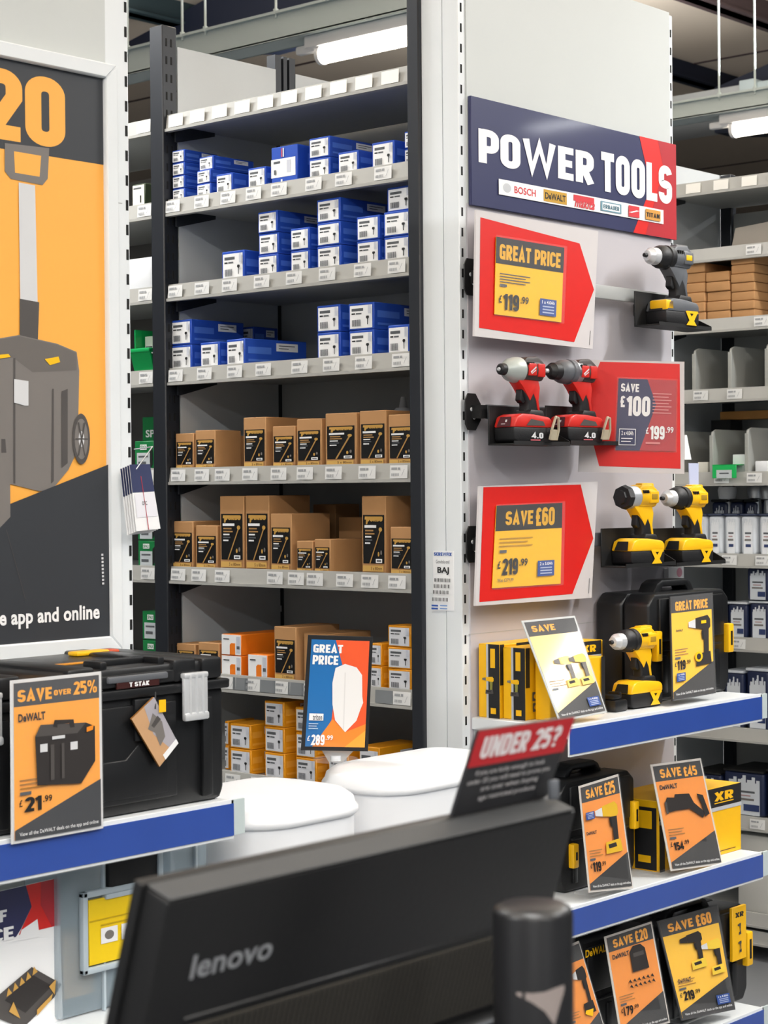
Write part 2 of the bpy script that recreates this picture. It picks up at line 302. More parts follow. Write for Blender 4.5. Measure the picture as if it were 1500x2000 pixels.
# ================================================================ shelving rows
LABEL = MB(); f = Fr((-.0012, .028, .016), (-.0012, -.028, .016), (-.0012, -.028, -.016), (-.0012, .028, -.016))
LABEL.box(-.001, 0, -.029, .029, -.0165, .0165, M('label_shelf', '#e3e3e1', .5))
lk = M('label_grey_print', '#9a9c9e', .6); f.rect(LABEL, .08, .16, .42, .34, lk); f.rect(LABEL, .46, .16, .6, .34, lk)
for k in range(9): f.rect(LABEL, .08+k*.055, .62, .105+k*.055+(k % 3)*.008, .84, lk)
f.line(LABEL, .74, .8, .88, .3, .02, lk, .57)
LAB = LABEL.build('price_label'); LABW = LAB.data; COL.objects.unlink(LAB)
PL = MB(); PL.box(-.001, 0, -.029, .029, -.0165, .0165, M('label_white', '#fbf8f0', .5)); PLo = PL.build('price_label'); COL.objects.unlink(PLo)
PG = MB(); PG.box(-.001, 0, -.029, .029, -.0165, .0165, M('label_grey', '#7e8285', .5)); PGo = PG.build('price_label'); COL.objects.unlink(PGo)
def put_label(mesh, parent, x, y, z):
    o = bpy.data.objects.new('price_label', mesh); COL.objects.link(o); o.parent = parent; o.location = (x, y, z); o.rotation_euler = (0, math.radians(3), 0); return o
def shelf(parent, x0, x1, y0, y1, z, lab=(), mesh=None, lip=.048, mat=greyp):
    """shelf board with a raised ticket strip along its x0 side"""
    b = MB(); b.box(x0+.012, x1, y0, y1, z-.03, z-.006, mat, .002, 1)
    b.prism([(x0+.004, z), (x0+.012, z), (x0+.012, z-lip), (x0-.006, z-lip), (x0-.006, z-lip+.008), (x0-.002, z-lip+.008)], 'y', y0, y1, lipg)
    s = b.build('shelf', parent)
    for y in (y1-.015, y0+.015):
        k = MB(); k.prism([(x0+.02, z-.03), (x0+.17, z-.03), (x0+.17, z-.04), (x0+.03, z-.075), (x0+.02, z-.075)], 'y', y-.003, y+.003, blackm); k.build('bracket', s)
    for y in lab:
        put_label(mesh, s, x0-.0045, y, z-lip/2+.002)
    return s
def upright(parent, X, y0, y1, ztop, d=.05, mat=blackm, slots=True):
    b = MB(); b.box(X, X+d, y0, y1, 0, ztop, mat, .003, 1)
    if slots:
        f = .0
        z = .1
        while z < ztop-.05:
            b.box(X+.012, X+.018, y0-.0006, y0+.001, z, z+.022, darkslot); b.box(X+.03, X+.036, y0-.0006, y0+.001, z, z+.022, darkslot); z += .05
    return b.build('upright', parent)
bay = thing('shelving_bay', 'tall grey shelving bay with black posts holding blue, brown and amber screw boxes', 'shelving', (0, 0, 0))
upright(bay, XF-.012, YL, YN, 2.909, .055); 
upright(bay, XF-.012, 3.016, YR, 2.945, .055)
for yb in (YL+.002, YR-.04):
    b = MB(); b.box(3.985, 4.01, yb, yb+.035, 0, 2.90, blackm); b.box(4.02, 4.035, yb, yb+.035, 0, 2.90, blackm); b.box(4.045, 4.07, yb, yb+.035, 0, 2.90, blackm)
    for z in [.3+.235*k for k in range(11)]: b.box(3.984, 3.99, yb-.002, yb+.004, z, z+.018, steel)
    b.build('rear_upright', bay)
b = MB(); b.box(XF+.045, 3.985, YL, YL+.004, .1, 2.855, sideg); b.box(3.985, 4.06, YL+.036, YL+.04, .1, 2.855, sideg); b.box(4.07, 4.45, YL, YL+.004, .1, 2.855, sideg); b.build('side_panel', bay)
b = MB(); b.box(4.0, 4.006, YR, YL, .1, 2.655, greyp); b.build('back_panel', bay)
lab = {1: ([222, 363, 492, 617, 741, 910, 1057, 1250], 250, 2.5), 2: ([235, 365, 500, 657, 815, 977, 1150, 1317], 250, 2.5), 3: ([262, 402, 550, 690, 867, 1022, 1180, 1362], 240, 2.5),
       4: ([275, 390, 490, 625, 765, 893, 1033, 1197, 1352], 240, 2.5), 5: ([275, 375, 490, 747, 850, 942, 1087, 1210, 1343], 240, 2.5), 6: ([-130, 0, 145, 285, 460, 620, 760, 900, 1160], 400, 3)}
ypx = {1: 350, 2: 540, 3: 715, 4: 920, 5: 1120, 6: 1340}
for i, z in enumerate(SZ):
    ys = []
    if i == 0: ys = [YL-.045-.0885*k for k in range(10)]
    elif i in lab: ys = [at(q/lab[i][2]+lab[i][1], ypx[i], 0, XF).y for q in lab[i][0]]
    elif i == 7: ys = [YL-.05-.1*k for k in range(9)]
    s = shelf(bay, XF, 3.985, YR, YL, z, ys, PLo.data if i == 0 else LABW)
    if i == 6:
        for q in (215, 375, 540, 700, 1055): put_label(PGo.data, s, XF-.0045, at(q/3+400, 1340, 0, XF).y, z-.022)
# next bay along the same row, seen through the gap on the left
nb = thing('shelving_bay', 'next grey shelving bay behind the left black post with green fixings packs', 'shelving', (0, 0, 0))
b = MB(); b.box(XF+.045, 3.985, 4.93, 4.934, .1, 2.855, sideg); b.build('side_panel', nb)
b = MB(); b.box(4.0, 4.006, YN, 4.93, .1, 2.6, M('dark_back_panel', '#6d6a66', .6)); b.build('back_panel', nb)
upright(nb, XF-.012, 4.93, 4.98, 2.909, .055)
for i, z in enumerate(SZ): shelf(nb, XF, 3.985, YN, 4.93, z, [YN+.035+.11*k for k in range(5)], PLo.data if i == 0 else LABW)
# ================================================================ screw boxes
ORD = ['top', 'second', 'third', 'fourth', 'fifth', 'sixth', 'seventh', 'eighth']
def frame_fit(w, h, d): return frX(w/2, -w/2, 0, h, 0), Fr((0, -w/2, h), (d, -w/2, h), (d, -w/2, 0), (0, -w/2, 0))
def art_blue(b, w, h, d, base=bluebox, side=bluel, col=paper):
    F, S = frame_fit(w, h, d)
    F.rect(b, .06, .09, .93, .94, col); G = F
    G.rect(b, .13, .2, .58, .3, ink); G.rect(b, .13, .37, .27, .42, inkb); G.rect(b, .3, .37, .52, .42, ink)
    for k in range(8): G.rect(b, .15+k*.045, .62, .175+k*.045, .86, ink)
    G.rect(b, .8, .1, .9, .42, M('label_tint', '#c9ccd6', .5)); G.poly(b, [(.73, .5), (.71, .56), (.76, .62), (.76, .82), (.79, .82), (.79, .62), (.84, .56), (.82, .5)], inkb)
    S.rect(b, .05, .3, .42, .55, side); S.rect(b, .5, .12, .85, .42, col); S.rect(b, .54, .2, .8, .23, ink); S.rect(b, .54, .3, .7, .33, ink); S.rect(b, .05, .75, .95, .84, side)
def art_turbo(b, w, h, d, tall=False):
    F, S = frame_fit(w, h, d)
    F.rect(b, .06, .24 if h < .3*99 else .2, .94, .86, blacklab)
    F.poly(b, [(.14, .26), (.2, .26), (.86, .26), (.84, .305), (.28, .305), (.24, .36), (.18, .36), (.19, .30), (.13, .30)], gold)
    F.text(b, 'TURBO', .24, .265, .86, .325, gold, .03, .06)
    F.rect(b, .13, .37, .62, .405, paper); F.rect(b, .16, .43, .5, .45, tan); F.rect(b, .16, .47, .55, .49, tan); F.rect(b, .16, .51, .42, .53, paper); F.rect(b, .16, .55, .46, .57, ink); F.rect(b, .16, .59, .38, .61, paper)
    asp = h/w
    F.line(b, .36, .86, .8, .44, .045, tan, asp); F.line(b, .36, .86, .8, .44, .015, gold, asp); F.ell(b, .81, .425, .07, .028, gold)
    F.ell(b, .73, .74, .035, .03, gold); F.ell(b, .84, .72, .035, .03, picl); F.rect(b, .62, .8, .88, .85, paper); F.rect(b, .66, .815, .84, .835, ink)
    F.rect(b, .08, .885, .93, .96, M('gold_stripe', '#cfa559', .5)); F.text(b, '5 x 80mm', .42, .9, .88, .945, M('brown_ink', '#6c4a25', .6), .01)
    for k in (.03,): S.rect(b, .1, .1, .102, .9, kraftd)
def art_orange(b, w, h, d):
    F, S = frame_fit(w, h, d)
    F.rect(b, .0, .02, .99, .98, paper); F.poly(b, [(.42, .98), (.42, .5), (.5, .42), (.7, .42), (.7, .98)], orangebox); F.rect(b, .76, .1, .95, .9, M('label_tint', '#c9ccd6', .5)); F.rect(b, .78, .55, .93, .7, ink); F.rect(b, .1, .2, .4, .26, ink)
KIND = {'blue': ('screw_box', bluebox, art_blue, 'box', 'blue screw boxes'), 'turbo': ('screw_carton', kraft, art_turbo, 'box', 'brown screw cartons with black labels'),
        'amber': ('screw_box', yelbox, lambda b, w, h, d: art_blue(b, w, h, d, yelbox, M('amber_light', '#f2ac3a', .5), M('label_offwhite', '#dcdde2', .5)), 'box', 'amber screw boxes'),
        'orange': ('screw_box', orangebox, art_orange, 'box', 'orange and white screw boxes'),
        'plain': ('carton', kraft, None, 'box', 'plain brown cartons'), 'green': ('fixing_pack', greenb, None, 'box', 'green fixings packs')}
def boxmesh(kind, w, h, d):
    nm, m, art, cat, grp = KIND[kind]; b = MB(); b.box(0, d, -w/2, w/2, 0, h, m, .0018, 1)
    if kind in ('turbo', 'plain'): b.box(.0, d, -.0008, .0008, h-.0002, h+.0004, kraftd); b.box(-.0004, d*.98, w/2-.0005, w/2+.0004, h*.9, h*.9+.001, kraftd)
    if art: art(b, w, h, d)
    if kind == 'green':
        F, S = frame_fit(w, h, d); F.rect(b, .12, .4, .8, .95, M('label_greyish', '#c3c9cc', .5)); F.rect(b, .2, .5, .7, .56, ink); F.rect(b, .2, .7, .6, .8, ink); F.rect(b, .3, .12, .65, .3, paper); F.text(b, 'SPAX', .32, .15, .63, .27, greenb); F.poly(b, [(.83, .95), (.83, .3), (.95, .22), (.95, .8)], inkb)
    return b
def stack(kind, shelf_i, xl, xr, ytop, n, d, labels, off=.016, base=None, rz=0, dx=(), ypx_=None):
    """n boxes on shelf shelf_i; front face from pixel column xl to xr in the photo, top edge at ytop"""
    X = XF+off; z0 = (SZ[shelf_i]-.0055) if base is None else base
    yy = ytop
    P = at(xl, yy, 0, X); Q = at(xr, yy, 0, X); w = P.y-Q.y; zt = P.z; h = (zt-z0)/n
    nm, m, art, cat, grp = KIND[kind]; o = None
    for k in range(n):
        lb = labels[n-1-k] if isinstance(labels, (list, tuple)) else labels
        loc = (X+(dx[k] if k < len(dx) else 0), (P.y+Q.y)/2, z0+h*k+.0003*k)
        if o is None: o = boxmesh(kind, w-.002, h-.0008, d).build(nm, None, loc, (0, 0, rz)); tag(o, lb, cat, grp); first = o
        else: c = dup(first, loc, lb, rz+(random.uniform(-.03, .03)))
    return z0+h*n
def lbs(stem, n, where):
    if n == 1: return ['%s %s' % (stem, where)]
    names = {2: ['upper', 'lower'], 3: ['top', 'middle', 'bottom'], 4: ['topmost', 'second down', 'third down', 'bottom']}[n]
    return ['%s %s, %s one' % (stem, where, q) for q in names]
B = 'small blue screw box'
S1w = 'on the first boxed shelf'
stack('blue', 1, 335, 360, 296, 4, .13, lbs(B, 4, 'by the left post, highest boxed shelf'))
stack('blue', 1, 382, 412, 308, 3, .15, lbs(B, 3, 'in second column, highest boxed shelf'), rz=-.05, dx=(0, 0, .01))
stack('blue', 1, 421, 454, 342, 1, .12, ['low single blue box third from left on highest boxed shelf'])
stack('blue', 1, 483, 519, 330, 1, .1, ['lone blue box just left of the taped one on highest boxed shelf'])
stack('blue', 1, 602, 644, 272, 2, .2, lbs(B, 2, 'right of the taped box, highest boxed shelf'))
stack('blue', 1, 659, 700, 299, 1, .15, ['single blue box right of the two-high stack on highest boxed shelf'])
stack('blue', 1, 725, 770, 280, 1, .2, ['single blue box second from right post on highest boxed shelf'])
stack('blue', 1, 788, 822, 258, 2, .14, lbs(B, 2, 'half behind right post, highest boxed shelf'), off=.03)
# the bigger blue box with tape
P = at(529, 290, 0, XF+.02); Q = at(580, 286, 0, XF+.02); w = P.y-Q.y; h = P.z-SZ[1]+.005; b = MB(); b.box(0, .13, -w/2, w/2, 0, h, bluebox, .002, 1); F, S = frame_fit(w, h, .13)
F.rect(b, .0, .32, .93, .8, paper); F.rect(b, .1, .38, .35, .44, ink); F.rect(b, .6, .38, .75, .7, M('label_tint', '#c9ccd6', .5)); F.rect(b, .4, .05, .44, .28, M('tape_red', '#c24a5a', .5)); F.rect(b, .46, .05, .5, .28, paper); F.rect(b, .38, .86, .44, .96, paper)
F.rect(b, .12, .6, .2, .72, ink); S.rect(b, .3, .2, .9, .5, bluel)
tag(b.build('screw_box', None, (XF+.02, (P.y+Q.y)/2, SZ[1]-.005)), 'largest blue box with wide white band label and tape on highest boxed shelf', 'box', 'blue screw boxes')
stack('blue', 2, 432, 477, 493, 1, .14, ['single blue box at left end of the second boxed shelf'])
stack('blue', 2, 502, 542, 416, 3, .2, lbs(B, 3, 'in leftmost tall column, second boxed shelf'), dx=(0, .003, 0))
stack('blue', 2, 566, 604, 448, 2, .13, lbs(B, 2, 'between tall columns, second boxed shelf'))
stack('blue', 2, 617, 665, 392, 3, .2, lbs(B, 3, 'in middle tall column, second boxed shelf'))
stack('blue', 2, 695, 741, 425, 2, .14, lbs(B, 2, 'beside rightmost column, second boxed shelf'))
stack('blue', 2, 748, 800, 367, 3, .16, lbs(B, 3, 'in rightmost column, second boxed shelf'), dx=(0, 0, .012))
stack('blue', 3, 332, 374, 627, 2, .2, lbs(B, 2, 'against left post, third boxed shelf'))
stack('blue', 3, 390, 428, 670, 1, .12, ['single blue box beside the left-post pair on third boxed shelf'])
stack('blue', 3, 439, 480, 664, 1, .22, ['long blue box turned to show its side on third boxed shelf'], rz=-.10)
stack('blue', 3, 618, 664, 598, 2, .16, lbs(B, 2, 'left column of right-hand group, third boxed shelf'))
stack('blue', 3, 680, 730, 594, 2, .24, lbs('long blue screw box', 2, 'right-hand group, third boxed shelf'))
stack('blue', 3, 756, 800, 636, 1, .16, ['single blue box with scuffed label beside right post on third boxed shelf'])
stack('blue', 3, 470, 495, 640, 2, .1, ['blue box in shadow behind the long turned box, upper', 'blue box in shadow behind the long turned box, lower'], off=.26)
T = 'brown screw carton'
for xl, xr, yt, d, l, off in [(342, 378, 847, .08, 'leftmost short brown screw carton on upper carton shelf', .016), (380, 420, 841, .1, 'second short brown screw carton from left, upper carton shelf', .016),
        (446, 470, 852, .08, 'brown screw carton set back in shadow, upper carton shelf', .12), (474, 519, 816, .16, 'taller brown screw carton right of the shadowed one, upper carton shelf', .016),
        (531, 576, 833, .09, 'shortest middle brown screw carton, upper carton shelf', .016), (578, 628, 819, .1, 'reddish-label brown screw carton, upper carton shelf', .016),
        (634, 696, 808, .12, 'widest brown screw carton, third from right post, upper carton shelf', .016), (701, 754, 803, .14, 'tallest brown screw carton, second from right post, upper carton shelf', .016),
        (757, 808, 810, .1, 'brown screw carton against right post, upper carton shelf', .016)]:
    stack('turbo', 4, xl, xr, yt, 1, d, [l], off)
stack('plain', 4, 575, 610, 818, 1, .08, ['plain brown carton behind the shortest middle carton, upper carton shelf'], .14)
for xl, xr, yt, d, l, off in [(335, 377, 1018, .14, 'leftmost short brown screw carton on lower carton shelf', .016), (381, 424, 1026, .1, 'second short brown screw carton from left, lower carton shelf', .016),
        (428, 476, 969, .12, 'tall brown screw carton, left of the tall pair, lower carton shelf', .016), (478, 525, 968, .16, 'tall brown screw carton, right of the tall pair, lower carton shelf', .016),
        (527, 569, 1003, .15, 'mid-height brown screw carton right of the tall pair, lower carton shelf', .016), (578, 611, 1056, .08, 'left one of two tiny brown cartons, lower carton shelf', .016),
        (613, 645, 1053, .16, 'right one of two tiny brown cartons, lower carton shelf', .016), (705, 753, 969, .17, 'lone tall brown screw carton near right post, lower carton shelf', .016),
        (761, 808, 1029, .12, 'short brown screw carton against right post, lower carton shelf', .016)]:
    stack('turbo', 5, xl, xr, yt, 1, d, [l], off)
stack('plain', 5, 660, 706, 1010, 1, .1, ['plain brown carton in shadow behind the tiny cartons'], .22)
stack('plain', 5, 610, 655, 985, 1, .1, ['taller plain brown carton in shadow behind the mid-height carton'], .26)
for xl, xr, yt, n, k, d, l, off in [(344, 381, 1256, 1, 'turbo', .08, ['small brown screw carton behind black toolbox, left one, lowest carton shelf'], .016), (386, 428, 1254, 1, 'turbo', .08, ['small brown screw carton behind black toolbox, right one'], .016),
        (432, 471, 1238, 2, 'orange', .2, lbs('orange and white box', 2, 'left of small orange box, shelf above amber boxes'), .016), (484, 522, 1277, 1, 'orange', .07, ['small orange and white box right of the orange pair'], .016),
        (534, 578, 1223, 1, 'turbo', .17, ['brown screw carton left of the small promotional screen'], .016), (592, 640, 1236, 1, 'plain', .17, ['plain brown carton mostly hidden behind the promotional screen'], .03),
        (756, 803, 1221, 3, 'amber', .07, lbs('amber screw box', 3, 'against right post, shelf above lowest'), .016), (722, 745, 1256, 2, 'amber', .16, lbs('amber screw box', 2, 'just right of the promotional screen'), .016)]:
    stack(k, 6, xl, xr, yt, n, d, l, off)
for xl, xr, yt, n, d, l in [(448, 490, 1412, 2, .1, lbs('amber screw box', 2, 'beside black toolbox, lowest visible shelf')), (515, 555, 1368, 3, .12, lbs('amber screw box', 3, 'in tallest column left of screen')),
        (576, 617, 1381, 3, .1, lbs('amber screw box', 3, 'directly under the promotional screen')), (700, 741, 1456, 1, .16, ['amber screw box behind white appliance under the right of the screen']),
        (640, 680, 1460, 1, .12, ['amber screw box behind white appliance below the screen stand'])]:
    stack('amber', 7, xl, xr, yt, n, d, l)
stack('amber', 7, 438, 446, 1408, 2, .1, ['amber box edge peeping out right beside the black toolbox, upper', 'amber box edge peeping out right beside the black toolbox, lower'], .05)
# gap on the left: packs in the next bay
def gap_box(kind, i, xl, xr, yt, n, d, l, off=.016): return stack(kind, i, xl, xr, yt, n, d, l, off)
P = at(258, 362, 0, XF+.02); Q = at(283, 362, 0, XF+.02); b = MB(); w = P.y-Q.y; h = P.z-SZ[1]+.005; b.box(0, .1, -w/2, w/2, 0, h, M('pack_darkgreen', '#39462f', .5), .002, 1); F, S = frame_fit(w, h, .1); F.rect(b, .03, .05, .93, .97, M('cream_label', '#e9e6da', .5)); F.rect(b, .1, .15, .7, .22, ink); F.rect(b, .6, .5, .7, .8, inkb); S.rect(b, .3, .1, .9, .35, greyp); S.rect(b, .3, .6, .9, .85, greyp)
tag(b.build('fixing_pack', None, (XF+.02, (P.y+Q.y)/2, SZ[1]-.005)), 'white labelled dark green pack in the gap beside the left post', 'box')
P = at(240, 508, 0, XF+.03); Q = at(296, 512, 0, XF+.03); b = MB(); w = P.y-Q.y; b.box(0, .2, -w/2, w/2, 0, P.z-SZ[2]+.005, plw, .01); tag(b.build('carton', None, (XF+.03, (P.y+Q.y)/2, SZ[2]-.005)), 'plain white carton in the gap beside the left post', 'box')
# green open bin
P = at(262, 645, 0, XF+.01); Q = at(300, 645, 0, XF+.01); w = P.y-Q.y; h = P.z-SZ[3]+.005
t = thing('picking_bin', 'bright green open-front plastic bin in the gap beside the left post', 'bin', (XF+.01, (P.y+Q.y)/2, SZ[3]-.005))
b = MB(); b.box(0, .2, -w/2, w/2, 0, .004, greenp); b.box(0, .2, -w/2, -w/2+.004, 0, h, greenp); b.box(0, .2, w/2-.004, w/2, 0, h, greenp); b.box(.196, .2, -w/2, w/2, 0, h, greenp); b.prism([(.0, 0), (.004, 0), (-.012, h*.5), (-.018, h*.5)], 'y', -w/2, w/2, greenp); b.box(-.02, .0, -w/2, w/2, h*.45, h*.55, greenp, .003); b.build('bin_body', t)
b = MB(); b.box(.03, .033, -w*.36, w*.36, h*.45, h*.85, M('label_pale_green', '#cfd8cf', .5)); b.box(.028, .03, -w*.36, -w*.1, h*.5, h*.85, M('label_orange_red', '#d9603a', .5)); b.box(.028, .03, w*.0, w*.3, h*.55, h*.62, ink); b.build('pack_card', t)
gap_box('green', 4, 262, 300, 862, 1, .1, ['green fixings pack with white label on the shelf above hanging tags'])
P = at(262, 815, 0, XF+.09); Q = at(300, 815, 0, XF+.09); w = P.y-Q.y; b = MB(); h = P.z-SZ[4]+.005; b.box(0, .1, -w/2, w/2, 0, h, greenb, .002, 1); F, S = frame_fit(w, h, .1); F.text(b, 'SPAX', .18, .24, 1.3, .38, paper)
tag(b.build('fixing_pack', None, (XF+.12, (P.y+Q.y)/2, SZ[4]-.005)), 'tall dark green SPAX box standing behind the green pack in the gap', 'box', 'green fixings packs')
gap_box('green', 5, 268, 304, 1003, 2, .1, ['green fixings pack half behind the hanging tags, upper of two', 'green fixings pack below the hanging tags, lower of two'])
gap_box('green', 6, 277, 312, 1193, 2, .1, ['green fixings pack low in the gap, upper of the two above the toolbox', 'green fixings pack low in the gap, lower, just above the toolbox'])
# odds on the other side of the bay, near the right post
t = thing('sealant_tube', 'white tube standing behind the brown cartons near the right post', 'tube', (XF+.30, at(787, 800, 0, XF+.3).y, SZ[4]-.005))
b = MB(); b.lathe([(0, .026), (.004, .028), (.15, .028), (.16, .02)], (0, 0, 0), (0, 0, 1), plw); b.build('tube_body', t)
b = MB(); b.lathe([(.16, .012), (.19, .006)], (0, 0, 0), (0, 0, 1), plw); b.build('nozzle', t)
# ================================================================ row ends
def slots_y(b, x, y, z0, z1, w=.006, h=.021, pitch=.0497):
    z = z0
    while z < z1: b.box(x-w/2, x+w/2, y-.0008, y+.002, z, z+h, darkslot); z += pitch
eg = thing('end_display', 'white end-of-row display panel carrying the power tools header and tools', 'display stand', (0, 0, 0))
b = MB(); b.box(XF, XF+.006, YE+.051, 3.0155, .05, 2.98, white); b.box(XF, XF+.045, YE, YE+.05, 0, 2.98, white, .002, 1); slots_y(b, XF+.012, YE, .08, 2.95); b.build('upright', eg)
b = MB(); b.box(4.458, 4.5, YE, YE+.05, 0, 2.925, white, .002, 1); slots_y(b, 4.49, YE, .08, 2.9); b.build('upright', eg)
b = MB(); b.box(XF+.028, 4.478, YE-.004, YE+.012, 2.30, 2.93, panelw); b.box(XF+.028, 4.478, YE-.004, YE+.012, .12, 2.2995, M('panel_lilac_grey', '#bdb9be', .5, noise=.03, nscale=4)); b.build('end_panel', eg)
b = MB(); b.box(XF+.02, 4.48, YE-.0045, YE-.0035, 1.245, 1.2465, greyp); b.box(4.478, 4.497, 3.0, 3.84, .1, 2.6, greyp)
b.build('panel_seam', eg)
def lipshelf(parent, x0, x1, y0, y1, z, h=.07, skew=0):
    b = MB(); b.box(x0, x1, y0+.004, y1, z-.03, z, white, .002, 1); s = b.build('shelf', parent)
    b = MB(); b.box(x0-.002, x1+.002, y0, y0+.005, z-h-.006, z+.002, white, .001, 1); b.box(x0, x1, y0-.002, y0+.001, z-h, z-.006, bluelip); b.box(x0, x1, y0-.004, y0, z-h-.006, z-h, clear)
    b.box(x1-.004, x1+.03, y0+.0, y0+.006, z-h-.0, z, trayg); b.build('shelf_lip', s)
    for x in (x0+.01, x1-.013):
        k = MB(); k.prism([(y1, z-.03), (y0+.05, z-.03), (y0+.05, z-.045), (y1, z-.12)], 'x', x, x+.003, white); k.build('bracket', s)
    return s
ZA, ZB, ZC = 1.042, at(1300, 1720, 1, 2.6).z, at(1495, 1966, 1, 2.6).z
for z in (ZA, ZB, ZC): lipshelf(eg, 3.576, 4.452, 2.60, YE-.004, z, .066)
b = MB(); b.box(3.57, 4.47, 2.62, YE-.004, 0, ZC-.08, white); b.build('plinth', eg)
# header sign
sx0, sx1 = at(911, 300, 1, YE).x, at(1311, 300, 1, YE).x; sz1 = 2.561; sz0 = at(1311, 470, 1, YE).z
b = MB(); b.box(sx0, sx1, YE-.014, YE-.0045, sz0, sz1, navy, .001, 1)
f = frY(sx0, sx1, sz0, sz1, YE-.014)
f.poly(b, [(.80, 0), (.86, .5), (.765, 1), (1, 1), (1, 0)], redp); f.poly(b, [(.90, 0), (.93, .28), (.83, 1), (1, 1), (1, 0)], redd)
f.text(b, 'POWER', .03, .245, .565, .64, paper, .075); f.text(b, 'TOOLS', .60, .245, .975, .64, paper, .075)
hs = b.build('header_board'); t = thing('header_sign', 'navy and red POWER TOOLS header sign across the white end panel', 'sign'); hs.parent = t
b = MB(); f.k += .0006; f.rect(b, .115, .715, .925, .86, paper)
g = f.sub(.115, .715, .925, .86); brd = [(.02, .14, 'o'), ]
g.ell(b, .045, .5, .022, .3, M('mark_grey', '#bfc2c6', .5)); g.text(b, 'BOSCH', .085, .28, .205, .74, M('mark_red', '#d0353c', .5), .02)
g.rect(b, .25, .12, .385, .9, M('mark_gold', '#c4972c', .5)); g.text(b, 'DeWALT', .258, .3, .378, .74, inkb, .04)
g.rect(b, .425, .1, .55, .5, M('mark_red', '#d0353c', .5)); g.text(b, 'makita', .43, .28, .55, .92, M('mark_red', '#d0353c', .5), .03, .1)
g.rect(b, .59, .18, .72, .84, M('mark_teal', '#6f98a8', .5)); g.rect(b, .6, .26, .71, .76, paper); g.text(b, 'ERBAUER', .605, .34, .705, .68, M('mark_teal2', '#3f6b7c', .5), .03)
g.rect(b, .765, .12, .835, .9, M('mark_red', '#d0353c', .5)); g.line(b, .775, .62, .825, .4, .02, paper)
g.rect(b, .875, .14, .975, .88, M('mark_amber', '#d09440', .5)); g.text(b, 'TITAN', .88, .32, .968, .7, inkb, .04)
b.build('brand_strip', t)
# horizontal rails with end brackets
for i, (zpy, lbl) in enumerate([(537, 'upper'), (803, 'middle'), (1065, 'lower')]):
    z = at(910, zpy, 1, YE-.04).z; t = thing('mounting_rail', 'grey rail with black slotted end bracket, %s of three on the tool panel' % lbl, 'rail', (XF+.02, YE-.04, z))
    b = MB(); b.box(.03, .90, -.006, .006, -.018, .018, tgrey if i else greyp, .003); b.build('rail', t)
    b = MB(); pz = [(-.022, .03), (-.012, .045), (.018, .045), (.038, .02), (.038, -.02), (.018, -.045), (-.012, -.045), (-.022, -.03)]
    b.prism(pz, 'y', .022, .026, deepb, .001, 1); b.box(.0, .04, -.004, .024, -.016, .016, deepb); b.build('end_bracket', t)
    b = MB(); b.lathe([(0, .005), (.002, .004)], (.0, .0215, .006), (0, -1, 0), steel); b.lathe([(0, .005), (.002, .004)], (.010, .0215, -.014), (0, -1, 0), steel); b.build('screw', t)
# ---------------------------------------------------------------- art helpers for promotional cards
def drill_art(g, b, u, v, s, asp, body, grip, nose, batt, flip=1):
    """pistol-shaped tool print; s = height in v units"""
    def P(pts): return [(u+flip*x*s*asp, v+y*s) for x, y in (pts if flip > 0 else pts[::-1])]
    g.poly(b, P([(-.42, -.30), (-.42, -.40), (-.2, -.44), (-.2, -.26)]), nose)
    g.poly(b, P([(-.2, -.26), (-.2, -.46), (.2, -.5), (.28, -.42), (.28, -.26), (.2, -.2)]), body)
    g.poly(b, P([(.0, -.22), (.22, -.22), (.2, .25), (.05, .25), (.06, .0)]), grip)
    g.poly(b, P([(-.02, -.2), (.05, -.2), (.05, -.02), (.0, -.05)]), inkb)
    g.poly(b, P([(-.2, .25), (.25, .22), (.28, .46), (-.22, .48)]), batt)
    g.poly(b, P([(-.14, .3), (.1, .28), (.12, .36), (-.12, .38)]), picd)
def lines(g, b, u0, v0, u1, n, m, dv=.022, h=.009):
    for k in range(n): g.rect(b, u0, v0+k*dv, u0+(u1-u0)*(1-.15*(k % 2)), v0+k*dv+h, m)
def price(g, b, txt, dec, u0, v0, u1, v1, m):
    w = u1-u0; g.text(b, '£', u0, v0+(v1-v0)*.12, u0+w*.1, v0+(v1-v0)*.6, m, .02); g.text(b, txt, u0+w*.14, v0, u0+w*.68, v1, m, .035); g.text(b, dec, u0+w*.72, v0+(v1-v0)*.05, u1, v0+(v1-v0)*.5, m, .02)
def quadprint(TL, TR, BR, BL, t, edge, back=None):
    """thin card between four corners, returns builder + print frame"""
    b = MB(); c = [Vector(p) for p in (TL, TR, BR, BL)]; n = (c[3]-c[0]).cross(c[1]-c[0]).normalized()
    vs = c+[p-n*t for p in c]
    b.add(vs, [(0, 3, 2, 1), (4, 5, 6, 7), (0, 1, 5, 4), (1, 2, 6, 5), (2, 3, 7, 6), (3, 0, 4, 7)], edge)
    return b, Fr(*c)
